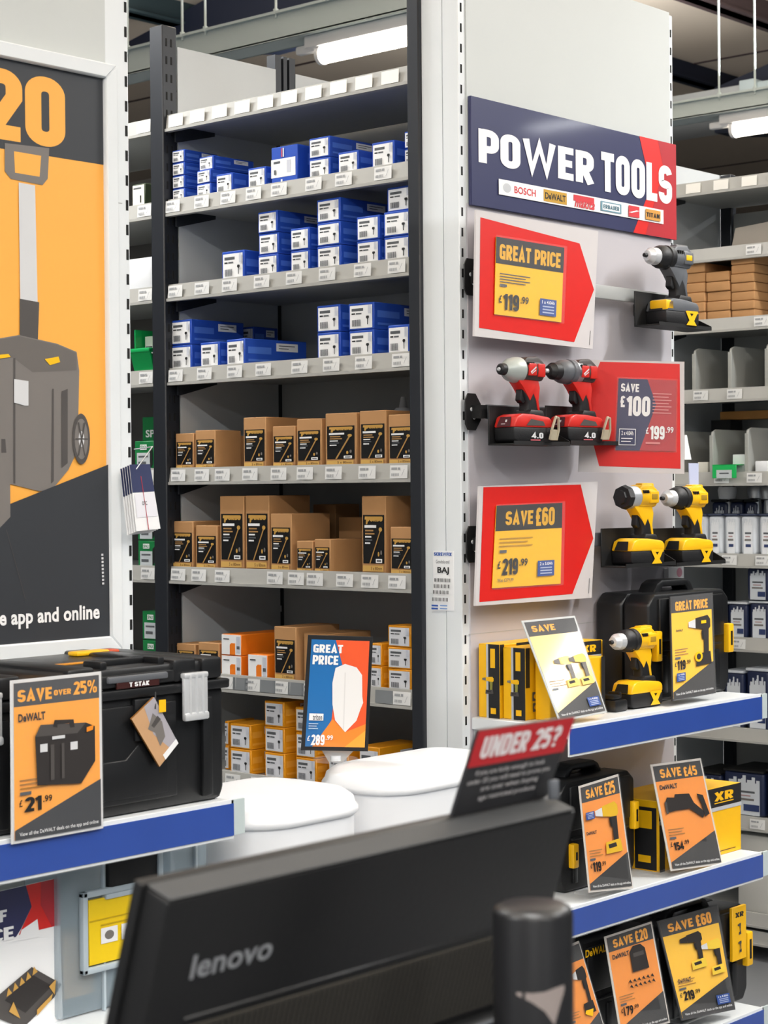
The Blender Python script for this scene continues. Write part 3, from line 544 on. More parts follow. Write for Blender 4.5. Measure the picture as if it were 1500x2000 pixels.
# red arrow boards
def arrow_board(label, c, d, arrow, edge, card, cardfn, cardlabel):
    b, f = quadprint(*c, d, M('board_white', '#cdc8c8', .5)); f.poly(b, arrow, redp)
    for e in edge: f.line(b, *e, .004, ink)
    t = thing('arrow_sign', label, 'sign'); b.build('board', t)
    P = [f.p(*q, .004) for q in card]; b2, g = quadprint(*P, .0015, yelp); cardfn(g, b2); k = b2.build('price_card', t); k['label'] = cardlabel
    P = [f.p(*q, .0095) for q in [(card[0][0]-.012, card[0][1]-.012), (card[1][0]+.012, card[1][1]-.012), (card[2][0]+.012, card[2][1]+.012), (card[3][0]-.012, card[3][1]+.012)]]
    b3, g3 = quadprint(*P, .0008, M('clear_sleeve', '#ffffff', .03, alpha=.035, coat=.6)); b3.build('clear_sleeve', t)
    return t
def bluebadge(g, b, u0, v0, u1, v1, s='1 x 4.0Ah'):
    g.rect(b, u0, v0, u1, v1, M('badge_blue', '#2c4c94', .45)); du = u1-u0; dv = v1-v0
    g.text(b, s, u0+.12*du, v0+.1*dv, u1-.12*du, v0+.3*dv, paper, .02)
    for k in range(3): g.rect(b, u0+.15*du, v0+(.42+.18*k)*dv, u1-.15*du, v0+(.50+.18*k)*dv, M('badge_line', '#aab6d4', .5))
def cardA(g, b):
    g.rect(b, 0, 0, 1, .34, charb); g.text(b, 'GREAT PRICE', .05, .05, .95, .29, M('card_gold', '#e0a81a', .45), .06); lines(g, b, .06, .46, .5, 4, ink, .035, .012); g.rect(b, .06, .6, .16, .635, ink)
    price(g, b, '119', '.99', .05, .72, .48, .93, inkb); bluebadge(g, b, .65, .72, .9, .94)
yA = YE-.052
c1 = [at(930, 410, 1, yA), at(1168, 452, 1, yA), at(1157, 682, 1, yA-.004), at(926, 657, 1, yA-.004)]
arrow_board('red arrow board with the £119.99 yellow card, uppermost sign under the header', c1, .006, [(.03, .055), (.035, .93), (.83, .96), (.985, .5), (.84, .13)], [(.97, .85, .968, .97)], [(.145, .19), (.70, .19), (.70, .81), (.145, .81)], cardA, 'yellow GREAT PRICE card')
def cardB(g, b):
    g.rect(b, 0, 0, 1, 1, navy); g.poly(b, [(.5, 0), (.66, .35), (.4, 1), (1, 1), (1, 0)], redd); g.text(b, 'SAVE', .05, .05, .36, .2, paper, .06)
    g.text(b, '£', .05, .24, .13, .4, paper, .05); g.text(b, '100', .15, .24, .56, .52, paper, .08); lines(g, b, .6, .19, .92, 7, M('pale_red', '#d98a8a', .5), .045, .014)
    price(g, b, '199', '.99', .5, .65, .96, .84, paper); g.rect(b, .5, .88, .74, .905, M('pale_red', '#d98a8a', .5)); g.rect(b, .05, .7, .33, .93, paper); g.rect(b, .06, .71, .32, .92, navy); g.text(b, '2 x 4.0Ah', .09, .73, .29, .79, paper, .02); lines(g, b, .09, .83, .28, 2, paper, .04, .012)
pl = at(1140, 703, 1, YE-.055); D = (pl-EYEP).dot(fwn)
c2 = [pl, atd(1336, 707, D-.05), atd(1336, 926, D-.05), atd(1128, 922, D)]
arrow_board('red board arrow pointing left with SAVE £100 card, right of the red tools', c2, .006, [(.165, .015), (.01, .39), (.2, .945), (.965, .955), (.955, .02)], [], [(.355, .16), (.925, .17), (.92, .80), (.35, .80)], cardB, 'navy and red SAVE £100 card')
def cardC(g, b):
    g.rect(b, 0, 0, 1, .31, charb); g.text(b, 'SAVE', .14, .045, .55, .27, M('card_gold', '#e0a81a', .45), .06); g.text(b, '£60', .59, .045, .88, .27, M('card_gold', '#e0a81a', .45), .06)
    lines(g, b, .06, .4, .55, 3, M('card_brown', '#b98a1c', .5), .045, .014); g.rect(b, .07, .545, .17, .58, ink); price(g, b, '219', '.99', .05, .65, .48, .85, inkb); g.text(b, 'Was £279.99', .05, .89, .28, .93, ink, .01)
    bluebadge(g, b, .63, .7, .88, .89, '2 x 5.0Ah')
c3 = [at(936, 950, 1, yA), at(1167, 941, 1, yA), at(1155, 1168, 1, yA-.004), at(928, 1184, 1, yA-.004)]
arrow_board('red arrow board with the SAVE £60 card, lowest sign beside the yellow tools', c3, .006, [(.03, .01), (.03, .97), (.82, .955), (.985, .49), (.845, .02)], [(.97, .83, .968, .96)], [(.13, .17), (.68, .17), (.70, .86), (.12, .86)], cardC, 'yellow SAVE £60 card')
# ---------------------------------------------------------------- cordless tools
def tool(name, label, loc, rz, sc, style, variant='drill', clip=False, group=None, rx=0):
    C = {'yellow': dict(body=yel, rear=yel, collar=tblack, nose=steel, grip=tblack, strip=yel, foot=yel, bat=tblack, badge=yel),
         'grey': dict(body=tgrey, rear=tgrey, collar=tblack, nose=steel, grip=tblack, strip=tgrey, foot=tgrey, bat=tblack, badge=yel),
         'red': dict(body=M('tool_charcoal', '#3a3230', .5), rear=tblack, collar=tgrey, nose=tblack, grip=tblack, strip=tred, foot=tblack, bat=tblack, badge=tred)}[style]
    t = thing(name, label, 'power tool', loc, rz, group); t.scale = (sc,)*3; t.rotation_euler = (rx, 0, rz)
    b = MB()
    xs = -.002
    b.lathe([(xs, .024), (xs+.004, .029), (.05, .030), (.062, .027), (.072, .018)], (0, 0, .172), (1, 0, 0), C['body'], 24)
    b.prism([(xs-.004, .148), (xs-.004, .19), (xs+.012, .203), (.05, .206), (.075, .19), (.08, .165), (.065, .146)], 'y', -.022, .022, C['body'], .006)
    if style == 'red':
        b.box(.006, .034, -.0318, .0318, .158, .188, tred, .003); b.box(.040, .066, -.0308, .0308, .156, .188, tred, .003); f = frY(.006, .034, .158, .188, -.0318); f.line(b, .15, .75, .85, .3, .12, pics); f.line(b, .25, .85, .8, .55, .08, pics)
    else: b.box(.03, .068, -.0305, .0305, .156, .188, C['rear'], .004); b.box(.036, .060, -.0315, .0315, .166, .180, M('badge_ochre', '#a8831c', .5) if style == 'yellow' else C['badge'], .001); b.box(.02, .07, -.012, .012, .196, .208, C['body'], .004)
    for k in range(3): b.box(.006+k*.008, .010+k*.008, -.0303, .0303, .182, .19, deepb)
    b.build('motor_housing', t)
    b = MB()
    if variant == 'drill':
        b.lathe([(0, .027), (.006, .031), (.02, .031), (.022, .028), (.026, .028), (.028, .030), (.040, .0295), (.050, .0265), (.056, .022)], (.004, 0, .172), (-1, 0, 0), C['collar'], 26); b.build('torque_collar', t)
        b = MB(); b.lathe([(0, .022), (.02, .021), (.022, .019), (.034, .013), (.036, .008)], (-.052, 0, .172), (-1, 0, 0), C['nose'] if style != 'red' else tblack, 20)
        b.lathe([(0, .006), (.012, .005)], (-.086, 0, .172), (-1, 0, 0), tblack if style != 'red' else steel, 8)
        for k in range(3):
            a = k*2.09; b.box(-.090, -.082, math.cos(a)*.004-.0015, math.cos(a)*.004+.0015, .172+math.sin(a)*.004-.0015, .172+math.sin(a)*.004+.0015, steel)
        b.build('chuck', t)
        if style == 'red': b = MB(); b.lathe([(0, .0305), (.022, .0305)], (-.004, 0, .172), (1, 0, 0), silver, 26); b.build('gear_case', t)
    else:
        b.lathe([(0, .031), (.014, .031), (.032, .027), (.050, .015)] if style == 'red' else [(0, .029), (.030, .0295), (.032, .026)], (0, 0, .172), (-1, 0, 0), M('gear_grey', '#a9b0ac', .4, .2) if style == 'red' else M('gear_silver', '#c9ccd0', .35, .5), 28); b.build('gear_case', t)
        b = MB()
        if style == 'red': b.lathe([(0, .0145), (.014, .0135), (.018, .009)], (-.048, 0, .172), (-1, 0, 0), tblack, 16); b.lathe([(0, .005), (.004, .004)], (-.066, 0, .172), (-1, 0, 0), steel, 8)
        else: b.lathe([(0, .026), (.003, .032), (.018, .029), (.020, .020), (.026, .018), (.028, .008)], (-.030, 0, .172), (-1, 0, 0), tblack, 8, False)
        b.build('nose_boot', t)
    b = MB(); b.prism([(-.012, .152), (.052, .155), (.058, .13), (.052, .10), (.06, .045), (.012, .042), (.018, .09), (.004, .125)], 'y', -.0165, .0165, C['grip'], .007, 3); b.build('grip', t)
    b = MB(); b.prism([(-.022, .152), (.052, .156), (.0595, .13), (.0545, .10), (.0615, .062), (.055, .062), (.045, .10), (.036, .116), (.024, .098), (.017, .108), (.0, .130)], 'y', -.0178, .0178, C['strip'], .0022); b.build('grip_accent', t)
    b = MB(); b.prism([(.002, .125), (.018, .128), (.020, .098), (.008, .092), (-.002, .100)], 'y', -.009, .009, tblack if style != 'red' else tblack, .002); b.build('trigger', t)
    b = MB()
    red_ = style == 'red'; top = tred if red_ else C['foot']
    b.prism([(-.052, .034), (-.042, .060), (-.022, .067), (.02, .066), (.075, .060), (.085, .052), (.085, .034)], 'y', -.034, .034, top, .005)
    b.prism([(.005, .058), (.07, .056), (.062, .076), (.018, .078)], 'y', -.026, .026, tblack, .004)
    g = Fr((-.0435, .022, .059), (-.0435, -.022, .059), (-.0525, -.022, .036), (-.0525, .022, .036), .0012); g.poly(b, [(.12, .0), (.0, 1), (1, 1), (.9, 0)], M('maroon_print', '#4a1a22', .4) if red_ else tblack)
    if red_: g.rect(b, .55, .3, .68, .55, pics); g.rect(b, .3, .7, .6, .78, pics)
    b.build('foot', t)
    b = MB(); b.prism([(-.048, .004), (-.052, .035), (.086, .035), (.084, .004), (.075, -.002), (-.038, -.002)], 'y', -.033, .033, C['bat'], .004)
    f = frY(-.05, .085, -.002, .062, -.0343)
    if red_: f.poly(b, [(.30, .36), (.42, .12), (.75, .2), (.80, .36)], picg) ; f.text(b, '4.0', .42, .58, .74, .84, pics, .03); f.rect(b, .4, .88, .66, .92, M('mark_red2', '#c7606a', .5))
    else:
        for q in ([(.56, .40), (.66, .40), (.90, .95), (.74, .95)], [(.84, .40), (.94, .40), (.76, .95), (.58, .95)]): f.poly(b, q, C['badge'])
        f.rect(b, .58, .38, .94, .48, C['badge'])
    if style == 'grey': b.box(-.052, -.02, -.034, .02, .036, .062, yel, .004)
    b.build('battery', t)
    if clip:
        b = MB(); pts = [(.062, -.04, .005), (.066, -.045, .03), (.078, -.045, .052), (.090, -.043, .05), (.092, -.042, .025), (.086, -.04, .005)]; hk = M('hook_cream', '#b5ab94', .4, .3); pts = [(p_[0]+.006, p_[1], p_[2]*1.15) for p_ in pts]; b.tube(pts, .0035, hk, 6); b.box(.070, .096, -.042, -.038, .004, .03, hk, .001, 1); b.build('belt_hook', t)
    return t
def tray_holder(label, x0, x1, y, z0, z1):
    t = thing('tool_holder', label, 'holder', (x0, y, z0)); w = x1-x0; h = z1-z0
    b = MB(); b.box(0, w, .0, .004, 0, h, deepb, .001, 1); b.box(0, w, -.075, .004, 0, .004, deepb, .001, 1)
    b.prism([(0, 0), (-.075, 0), (-.075, h*.12), (0, h*.5)], 'x', w-.001, w+.002, deepb); b.box(0, w, -.077, -.075, 0, h*.10, deepb)
    b.build('tray', t); b = MB(); b.box(w*.35, w*.65, .004, .07, h*.4, h*.75, blackm, .002, 1); b.build('mounting_arm', t); return t
def hung(name, label, hl, x0p, x1p, ytp, ybp, noseX, sc, style, variant, clip=False, y=2.80, rz=-.08, zoff=.008, drx=0):
    A = at(x0p, ybp, 1, y+.04); Bq = at(x1p, ytp, 1, y+.04); zb = at(x0p, ybp, 1, y-.035).z
    tray_holder(hl, A.x, Bq.x, y+.04, zb, zb+(at(x0p, ytp, 1, y+.04).z-A.z))
    P = at(noseX, ybp-20, 1, y); return tool(name, label, (P.x+drx, y, zb+zoff), rz, sc, style, variant, clip)
hung('impact_driver', 'red and grey impact driver on the left holder of the upper tool pair', 'black steel tray under the red impact driver', 955, 1064, 790, 868, 1012, 1.02, 'red', 'impact', True, drx=.0)
hung('cordless_drill', 'red and grey cordless drill right of the red impact driver', 'black steel tray under the red cordless drill', 1066, 1165, 790, 867, 1116, 1.02, 'red', 'drill', True)
hung('impact_driver', 'yellow and silver impact driver hanging left of the yellow drill', 'black steel tray under the yellow impact driver', 1175, 1272, 1037, 1113, 1238, 1.03, 'yellow', 'impact', zoff=.006)
hung('cordless_drill', 'yellow cordless drill hanging beside the yellow impact driver', 'black steel tray under the hanging yellow drill', 1274, 1370, 1037, 1110, 1336, 1.03, 'yellow', 'drill', zoff=.006)
hung('cordless_drill', 'all-grey cordless drill hanging alone near the header sign', 'black steel tray under the lone grey drill', 1240, 1342, 560, 630, 1305, 1.06, 'grey', 'drill', y=2.79, zoff=.006)
P = at(1234, 1388, 1, 2.70); tool('cordless_drill', 'yellow cordless drill standing on the top blue-edged shelf before a black case', (P.x+.006, 2.70, ZA+.005), -.05, .97, 'yellow', 'drill')
P = at(1205, 1385, 1, 2.69); t = thing('battery_charger', 'small black battery charger beside the standing yellow drill', 'charger', (P.x, 2.70, ZA)); b = MB(); b.box(-.035, .02, -.03, .03, 0, .03, casebl, .006); b.build('base', t); b = MB(); b.box(-.03, .0, -.022, .022, .03, .042, casebl, .004); b.box(.0, .01, -.018, .018, .03, .048, casebl, .003); b.build('terminal_slot', t)
# ---------------------------------------------------------------- black kit cases (upright)
def kit_case(label, x0, x1, y0, y1, z0, z1, latch=((.0, .22, .5), (.93, .22, .5)), rz=0):
    w = x1-x0; d = y1-y0; h = z1-z0; t = thing('tool_case', label, 'tool case', ((x0+x1)/2, y0, z0), rz); X = -w/2
    b = MB(); b.prism([(X+.02, 0), (X+w-.02, 0), (X+w, .03), (X+w, h*.82), (X+w-.03, h*.90), (X+.03, h*.90), (X, h*.82), (X, .03)], 'y', .0, d*.48, casebl, .008)
    for k in range(4): b.box(X+w*(.14+.22*k), X+w*(.2+.22*k), -.006, .004, .02, h*.38, casebl, .003)
    b.box(X+w*.12, X+w*.88, -.008, .002, h*.42, h*.44, casebl, .002); b.box(X+w*.1, X+w*.4, -.009, .002, h*.5, h*.86, casebl, .004); b.box(X+w*.6, X+w*.9, -.009, .002, h*.5, h*.86, casebl, .004); b.build('front_shell', t)
    b = MB(); b.prism([(X+.02, 0), (X+w-.02, 0), (X+w, .03), (X+w, h*.82), (X+w-.03, h*.90), (X+.03, h*.90), (X, h*.82), (X, .03)], 'y', d*.5, d, casebl, .008); b.build('rear_shell', t)
    b = MB(); b.prism([(X+w*.24, h*.86), (X+w*.30, h*.97), (X+w*.36, h), (X+w*.66, h), (X+w*.72, h*.97), (X+w*.78, h*.86), (X+w*.70, h*.86), (X+w*.66, h*.94), (X+w*.37, h*.94), (X+w*.32, h*.86)], 'y', d*.3, d*.62, casebl, .006); b.build('handle', t)
    for u, v0, v1 in latch:
        b = MB(); b.box(X+w*u, X+w*(u+.07), -.016, .01, h*(1-v1)*.9, h*(1-v0)*.9, yel, .004); b.box(X+w*(u+.025), X+w*(u+.045), -.0172, -.012, h*(1-v1)*.9+.02, h*(1-v0)*.9-.02, tblack); b.build('latch', t)
    return t
P0 = at(1268, 1300, 1, 2.715); P1 = at(1424, 1300, 1, 2.715); zt = at(1300, 1133, 1, 2.76).z
kit_case('large black kit case with yellow latches standing on top shelf behind the drill', P0.x, P1.x, 2.715, 2.885, ZA+.001, zt, ((.03, .34, .62), (.26, .34, .6), (.93, .34, .62)))
P0 = at(1085, 1600, 1, 2.70); P1 = at(1240, 1600, 1, 2.70); zt = at(1200, 1478, 1, 2.74).z
kit_case('black kit case with yellow latches on the middle shelf behind the SAVE £25 card', P0.x+.02, P1.x, 2.70, 2.86, ZB+.001, zt, ((.10, .56, .78), (.92, .3, .56)))
P0 = at(1300, 1850, 1, 2.66); P1 = at(1472, 1850, 1, 2.66); zt = at(1440, 1740, 1, 2.7).z
kit_case('black kit case with yellow latch on the bottom shelf at the right edge', P0.x, P1.x, 2.68, 2.86, ZC+.001, zt, ((.94, .3, .65),))
P0 = at(1140, 1850, 1, 2.68); P1 = at(1290, 1850, 1, 2.68); zt = at(1200, 1800, 1, 2.7).z
k = kit_case('black kit case on the bottom shelf behind the SAVE £20 card', P0.x, P1.x, 2.70, 2.86, ZC+.001, zt, ())
b = MB(); f = frY(P0.x, P1.x, ZC, zt, 2.688); f.text(b, 'DeWALT', .05, .14, .35, .2, yel, .04); o = b.build('lettering'); o.parent = k; o.matrix_parent_inverse = Matrix.Translation((-(P0.x+P1.x)/2, -2.70, -ZC-.001))
# yellow long sleeve on lower right case
P = at(1430, 1800, 1, 2.655); Q = at(1457, 1800, 1, 2.655); za = at(1430, 1775, 1, 2.655).z; zb_ = at(1430, 1880, 1, 2.655).z
b = MB(); b.box(P.x, Q.x, 2.655, 2.664, zb_, za, yelc, .001, 1); f = frY(P.x, Q.x, zb_, za, 2.655); f.text(b, 'XR', .2, .1, .8, .2, charb, .04)
for v in (.42, .75): drill_art(f, b, .5, v, .22, 1.5, picg, picg, picg, picg)
tag(b.build('carton_sleeve'), 'narrow yellow XR card sleeve on the bottom right black case', 'sleeve')
# ---------------------------------------------------------------- yellow cartons
def carton(label, x0, x1, y0, y1, z0, z1, art=None, rz=0):
    w = x1-x0; d = y1-y0; h = z1-z0; b = MB(); b.box(-w/2, w/2, 0, d, 0, h, yelc, .002, 1)
    F = frY(-w/2, w/2, 0, h, 0); S = Fr((-w/2, d, h), (-w/2, 0, h), (-w/2, 0, 0), (-w/2, d, 0)); T_ = Fr((-w/2, d, h), (w/2, d, h), (w/2, 0, h), (-w/2, 0, h))
    if art: art(b, F, S, T_)
    return tag(b.build('tool_carton', None, ((x0+x1)/2, y0, z0), (0, 0, rz)), label, 'box')
def art_tools(b, F, S, T_):
    S.rect(b, .38, .0, .48, 1, M('grey_stripe', '#b9bcc0', .4)); S.rect(b, .48, .0, 1, 1, charb); S.rect(b, .58, .06, .80, .32, yelc); drill_art(S, b, .52, .56, .24, 3.2, yelc, M('print_olive', '#8c8a3c', .5), picl, picg); S.rect(b, .60, .86, .85, .94, yelc)
    F.rect(b, .2, .0, .97, .2, charb); F.text(b, 'XR', .72, .05, .90, .16, yelc, .05); F.rect(b, .2, .2, .97, .28, M('grey_stripe', '#b9bcc0', .4)); F.rect(b, .0, .0, .05, .55, charb)
    for r in range(2):
        for c in range(3): F.rect(b, .08+c*.12, .62+r*.15, .17+c*.12, .74+r*.15, picg); F.ell(b, .125+c*.12, .68+r*.15, .03, .04, yelc)
    F.poly(b, [(.74, .36), (.74, .58), (.9, .58), (.9, .36)], M('sticker_green', '#6fd04a', .5)); F.rect(b, .97, .0, 1, 1, charb)
zc = at(955, 1258, 0, 3.60).z
carton('yellow and black power tool carton at the back, nearest the white upright', 3.595, 3.93, 2.822, 2.888, ZA, zc, art_tools)
carton('yellow and black power tool carton with XR mark, second from the white upright', 3.603, at(1178, 1300, 1, 2.75).x, 2.75, 2.818, ZA, zc-.006, art_tools)
def art_low(b, F, S, T_):
    for r in range(2):
        for c in range(3): F.rect(b, .10+c*.14, .48+r*.2, .21+c*.14, .64+r*.2, picg); F.ell(b, .155+c*.14, .56+r*.2, .03, .05, yelc)
    F.rect(b, .1, .08, .5, .12, charb); F.rect(b, .93, 0, 1, 1, charb)
carton('lower yellow carton printed with small icons, in front of the XR carton', 3.635, 3.86, 2.70, 2.745, ZA, at(1030, 1300, 1, 2.70).z, art_low)
def art_xr(b, F, S, T_):
    F.rect(b, .0, .0, 1, .28, charb); F.text(b, 'XR', .66, .06, .9, .2, yelc, .06); F.rect(b, .66, .215, .9, .23, yelc); F.rect(b, 0, .28, 1, .335, M('grey_stripe', '#b9bcc0', .4)); F.rect(b, .66, .93, .92, .94, charb)
    F.rect(b, .0, .34, .06, 1, charb); F.rect(b, .08, .6, .3, .8, picg)
    S.rect(b, .0, .0, .5, 1, M('carton_olive', '#9a8422', .5)); S.rect(b, .58, .1, .96, .98, charb); S.rect(b, .64, .15, .88, .4, yelc); S.rect(b, .64, .78, .86, .88, yelc); drill_art(S, b, .25, .6, .3, 2.4, picg, picg, picg, picg)
P = at(1287, 1690, 1, 2.665); Q = at(1447, 1600, 1, 2.665); carton('large yellow XR carton on the middle shelf behind the SAVE £45 leaflet', P.x, Q.x, 2.665, 2.84, ZB, at(1440, 1530, 1, 2.665).z, art_xr)
# ---------------------------------------------------------------- leaning promotional cards in clear stands
def promo(label, px4, Yt, Yb, head, pr, dec, pic, base=oran, badge=None, border=M('card_border', '#cfc9c2', .4), footer='View all the DeWALT deals on the app and online', flat=False, logo=(.08, .2, .42, .245), pv=.725, foot=True):
    (a, b_, c, d) = px4; P = [at(*a, 1, Yt), at(*b_, 1, Yt), at(*c, 1, Yb), at(*d, 1, Yb)]
    t = thing('price_leaflet', label, 'leaflet'); b, f = quadprint(*P, .002, border)
    f.rect(b, .03, .02, .97, .98, base); f.rect(b, .03, .02, .97, .165, char if base is oran else charb); hh = head.split('|')
    gl = M('head_orange', '#f2a21c', .5)
    if head == 'SAVE': f.text(b, head, .12, .05, .55, .135, gl, .05)
    elif len(hh) == 1: f.text(b, hh[0], .12, .04, .88, .15, gl, .05)
    elif len(hh) == 2: f.text(b, hh[0], .14, .04, .55, .15, gl, .05); f.text(b, hh[1], .6, .04, .86, .15, gl, .05)
    else: f.text(b, hh[0], .07, .05, .44, .15, gl, .06); f.text(b, hh[1], .46, .085, .65, .125, gl, .05); f.text(b, hh[2], .67, .045, .94, .13, gl, .06)
    f.poly(b, [(.03, .92), (.03, .98), (.97, .98), (.97, .68)], char if base is oran else charb)
    if logo: f.text(b, 'DeWALT', *logo, inkb, .05)
    lines(f, b, .08, pv-.11, .38, 3, M('small_print', '#a07030', .5), .025, .008); f.rect(b, .08, pv-.035, .2, pv-.015, ink); 
    if pr: price(f, b, pr, dec, .07, pv, .42, pv+.09, inkb)
    f.text(b, footer, .07, .935, .93, .965, paper, .0)
    pic(f, b)
    if badge: bluebadge(f, b, *badge)
    b.build('printed_card', t)
    n = (P[3]-P[0]).cross(P[1]-P[0]).normalized(); e = [p+n*.003 for p in P]
    b2, g = quadprint(*e, .0008, M('clear_sleeve', '#ffffff', .03, alpha=.035, coat=.6)); b2.build('clear_cover', t)
    if foot:
        lo = min(P[2].z, P[3].z); b3 = MB(); m_ = (P[2]+P[3])/2; b3.box(P[3].x+.01, P[2].x-.01, Yb, Yb+.05, m_.z-.001, m_.z+.0015, clear); b3.build('stand_foot', t)
    return t
def pic_tool(f, b): drill_art(f, b, .68, .45, .46, 1.5, picd, picd, pics, picd); f.poly(b, [(.52, .66), (.56, .63), (.8, .63), (.72, .7)], yelp)
def pic_drill1(f, b): drill_art(f, b, .70, .47, .5, 1.45, picd, picd, pics, picd); f.rect(b, .68, .27, .8, .30, yelp); f.ell(b, .6, .62, .09, .05, yelp); f.ell(b, .6, .62, .05, .03, picd)
def pic_saw(f, b): f.poly(b, [(.12, .36), (.16, .32), (.3, .33), (.32, .3), (.6, .31), (.66, .4), (.84, .5), (.78, .55), (.55, .45), (.3, .45), (.14, .46)], picd); f.rect(b, .1, .36, .14, .47, picg); f.poly(b, [(.74, .32), (.86, .34), (.92, .52), (.82, .54), (.8, .42)], picd)
def pic_impact(f, b): drill_art(f, b, .62, .45, .46, 1.7, M('print_yel', '#d8ac2a', .5), picd, pics, M('print_yel', '#d8ac2a', .5))
def pic_bag(f, b): f.poly(b, [(.42, .22), (.5, .17), (.66, .17), (.74, .22), (.76, .42), (.42, .42)], picd); f.rect(b, .48, .24, .7, .28, picg); [f.poly(b, [(.3+.09*(k % 6), .5+.05*(k//6)), (.34+.09*(k % 6), .48+.05*(k//6)), (.37+.09*(k % 6), .52+.05*(k//6))], picd) for k in range(12)]
def pic_two(f, b): drill_art(f, b, .48, .37, .36, 1.45, picd, picd, picd, M('print_yel2', '#e8c440', .5)); drill_art(f, b, .78, .47, .34, 1.4, M('print_yel2', '#e8c440', .5), picd, pics, M('print_yel2', '#e8c440', .5))
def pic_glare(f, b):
    [drill_art(f, b, u, .55, .32, 1.5, M('yel_glare_pale', '#f0d070', .5), picl, picl, M('yel_glare_pale', '#f0d070', .5)) for u in (.5, .78)]
promo('tall GREAT PRICE £119.99 leaflet with a drill, in front of the black case', [(1307, 1166), (1390, 1158), (1397, 1354), (1312, 1370)], 2.70, 2.63, 'GREAT PRICE', '119', '.99', pic_drill1, yelp, (.08, .75, .28, .83), logo=(.12, .33, .28, .35), border=M('black_edge', '#232326', .4), pv=.63)
promo('glossy yellow leaflet leaning in front of the cartons, washed out by reflections', [(1018, 1213), (1122, 1203), (1185, 1392), (1092, 1410)], 2.735, 2.615, 'SAVE', '', '', pic_glare, M('promo_glare_pale', '#f4cf72', .25, coat=1), (.66, .83, .9, .92), border=M('pale_grey_edge', '#b7bab8', .3), logo=None)  # base and print colours paled to carry the sleeve glare
promo('orange SAVE £25 leaflet bent at its foot on the middle shelf, leftmost there', [(1130, 1536), (1207, 1512), (1236, 1735), (1150, 1744)], 2.64, 2.60, 'SAVE|£25', '119', '.99', pic_impact, oranl, (.06, .26, .26, .33), logo=(.06, .44, .3, .47))
promo('orange SAVE £45 saw leaflet on the middle shelf before the XR carton', [(1270, 1494), (1368, 1481), (1411, 1688), (1310, 1702)], 2.65, 2.605, 'SAVE|£45', '154', '.99', pic_saw, oranl)
promo('yellow SAVE £60 two-tool leaflet on the bottom shelf', [(1282, 1800), (1400, 1768), (1436, 1972), (1330, 1994)], 2.66, 2.61, 'SAVE|£60', '219', '.99', pic_two, yelp, (.66, .83, .9, .92), logo=(.1, .6, .32, .64), border=M('black_edge', '#232326', .4))
promo('orange SAVE £20 tool bag leaflet on the bottom shelf, left of the £60 one', [(1180, 1830), (1272, 1800), (1308, 1998), (1212, 2025)], 2.65, 2.61, 'SAVE|£20', '179', '.99', pic_bag, oranl)
promo('orange leaflet at the frame bottom, half hidden by the black post', [(1085, 1858), (1130, 1838), (1190, 2040), (1120, 2060)], 2.64, 2.61, 'SAVE', '', '', pic_tool, oranl)
# BAJ row label on the white upright
P = at(846, 1100, 0, XF); Q = at(886, 1100, 0, XF); z1 = at(846, 1076, 0, XF).z; z0 = at(846, 1192, 0, XF).z
b = MB(); b.box(XF-.001, XF, Q.y, P.y, z0, z1, paper); f = frX(P.y, Q.y, z0, z1, XF-.001); f.text(b, 'SCREWFIX', .05, .02, .92, .09, M('label_blue', '#2d56a8', .5), .04); f.text(b, 'Gondola end', .15, .15, .8, .21, ink, 0); f.text(b, 'BAJ', .22, .27, .78, .40, inkb, .03)
for r, v in enumerate((.46, .56, .66, .78)):
    for k in range(14): f.rect(b, .08+k*.06, v, .08+k*.06+(.02 if k % 3 else .035), v+.06, inkb)
for v in (.90, .95): f.rect(b, .08, v, .4, v+.03, M('label_blue', '#2d56a8', .5)); f.rect(b, .5, v, .85, v+.02, M('label_blue2', '#6d94cc', .5))
tag(b.build('row_label'), 'white BAJ barcode label stuck on the white upright', 'label')
# ================================================================ left row end with the poster
XL = 2.50
le = thing('end_display', 'white end-of-row display on the left with framed poster and blue-edged shelf', 'display stand', (0, 0, 0))
b = MB(); b.box(XL-.062, XL, YE, YE+.06, 0, 2.98, white, .002, 1); slots_y(b, XL-.007, YE, .08, 2.95); b.box(XL-.058, XL-.02, YE-.0006, YE, 2.1795, 2.181, greyp); b.build('upright', le)
b = MB(); b.box(1.5, XL-.06, YE+.0, YE+.03, .1, 2.98, panelw); b.box(1.5, XL, YE+.06, YE+.9, .1, 2.7, sideg); b.build('end_panel', le)
ZL = at(455, 1563, 1, 2.54).z
lipshelf(le, 1.5, at(455, 1590, 1, 2.54).x, 2.54, YE-.002, ZL, .066)
ZL2 = at(180, 1992, 1, 2.62).z
lipshelf(le, 1.5, 2.43, 2.58, YE-.002, ZL2, .066)
yp = YE-.012
cs = [at(0, 110, 1, yp), at(198, 157, 1, yp), at(212, 1241, 1, yp), at(0, 1261, 1, yp)]
xr_ = (cs[1].x+cs[2].x)/2; zt_ = (cs[0].z+cs[1].z)/2; zb_ = (cs[2].z+cs[3].z)/2; x0_ = (cs[0].x+cs[3].x)/2
F = Fr((x0_, yp, zt_), (xr_, yp, zt_), (xr_, yp, zb_), (x0_, yp, zb_))
def U(x, y):
    P = at(x, y, 1, yp); return ((P.x-x0_)/(xr_-x0_), (zt_-P.z)/(zt_-zb_))
def PP(*pts): return [U(*p) for p in pts][::-1]
t = thing('framed_poster', 'large orange and charcoal tool storage poster in a white frame', 'poster')
LX = -3.0
boran = M('banner_orange', '#f6ae48', .5); b = MB(); b.box(1.62, xr_, yp, yp+.008, zb_, zt_, boran); F.k = .0004
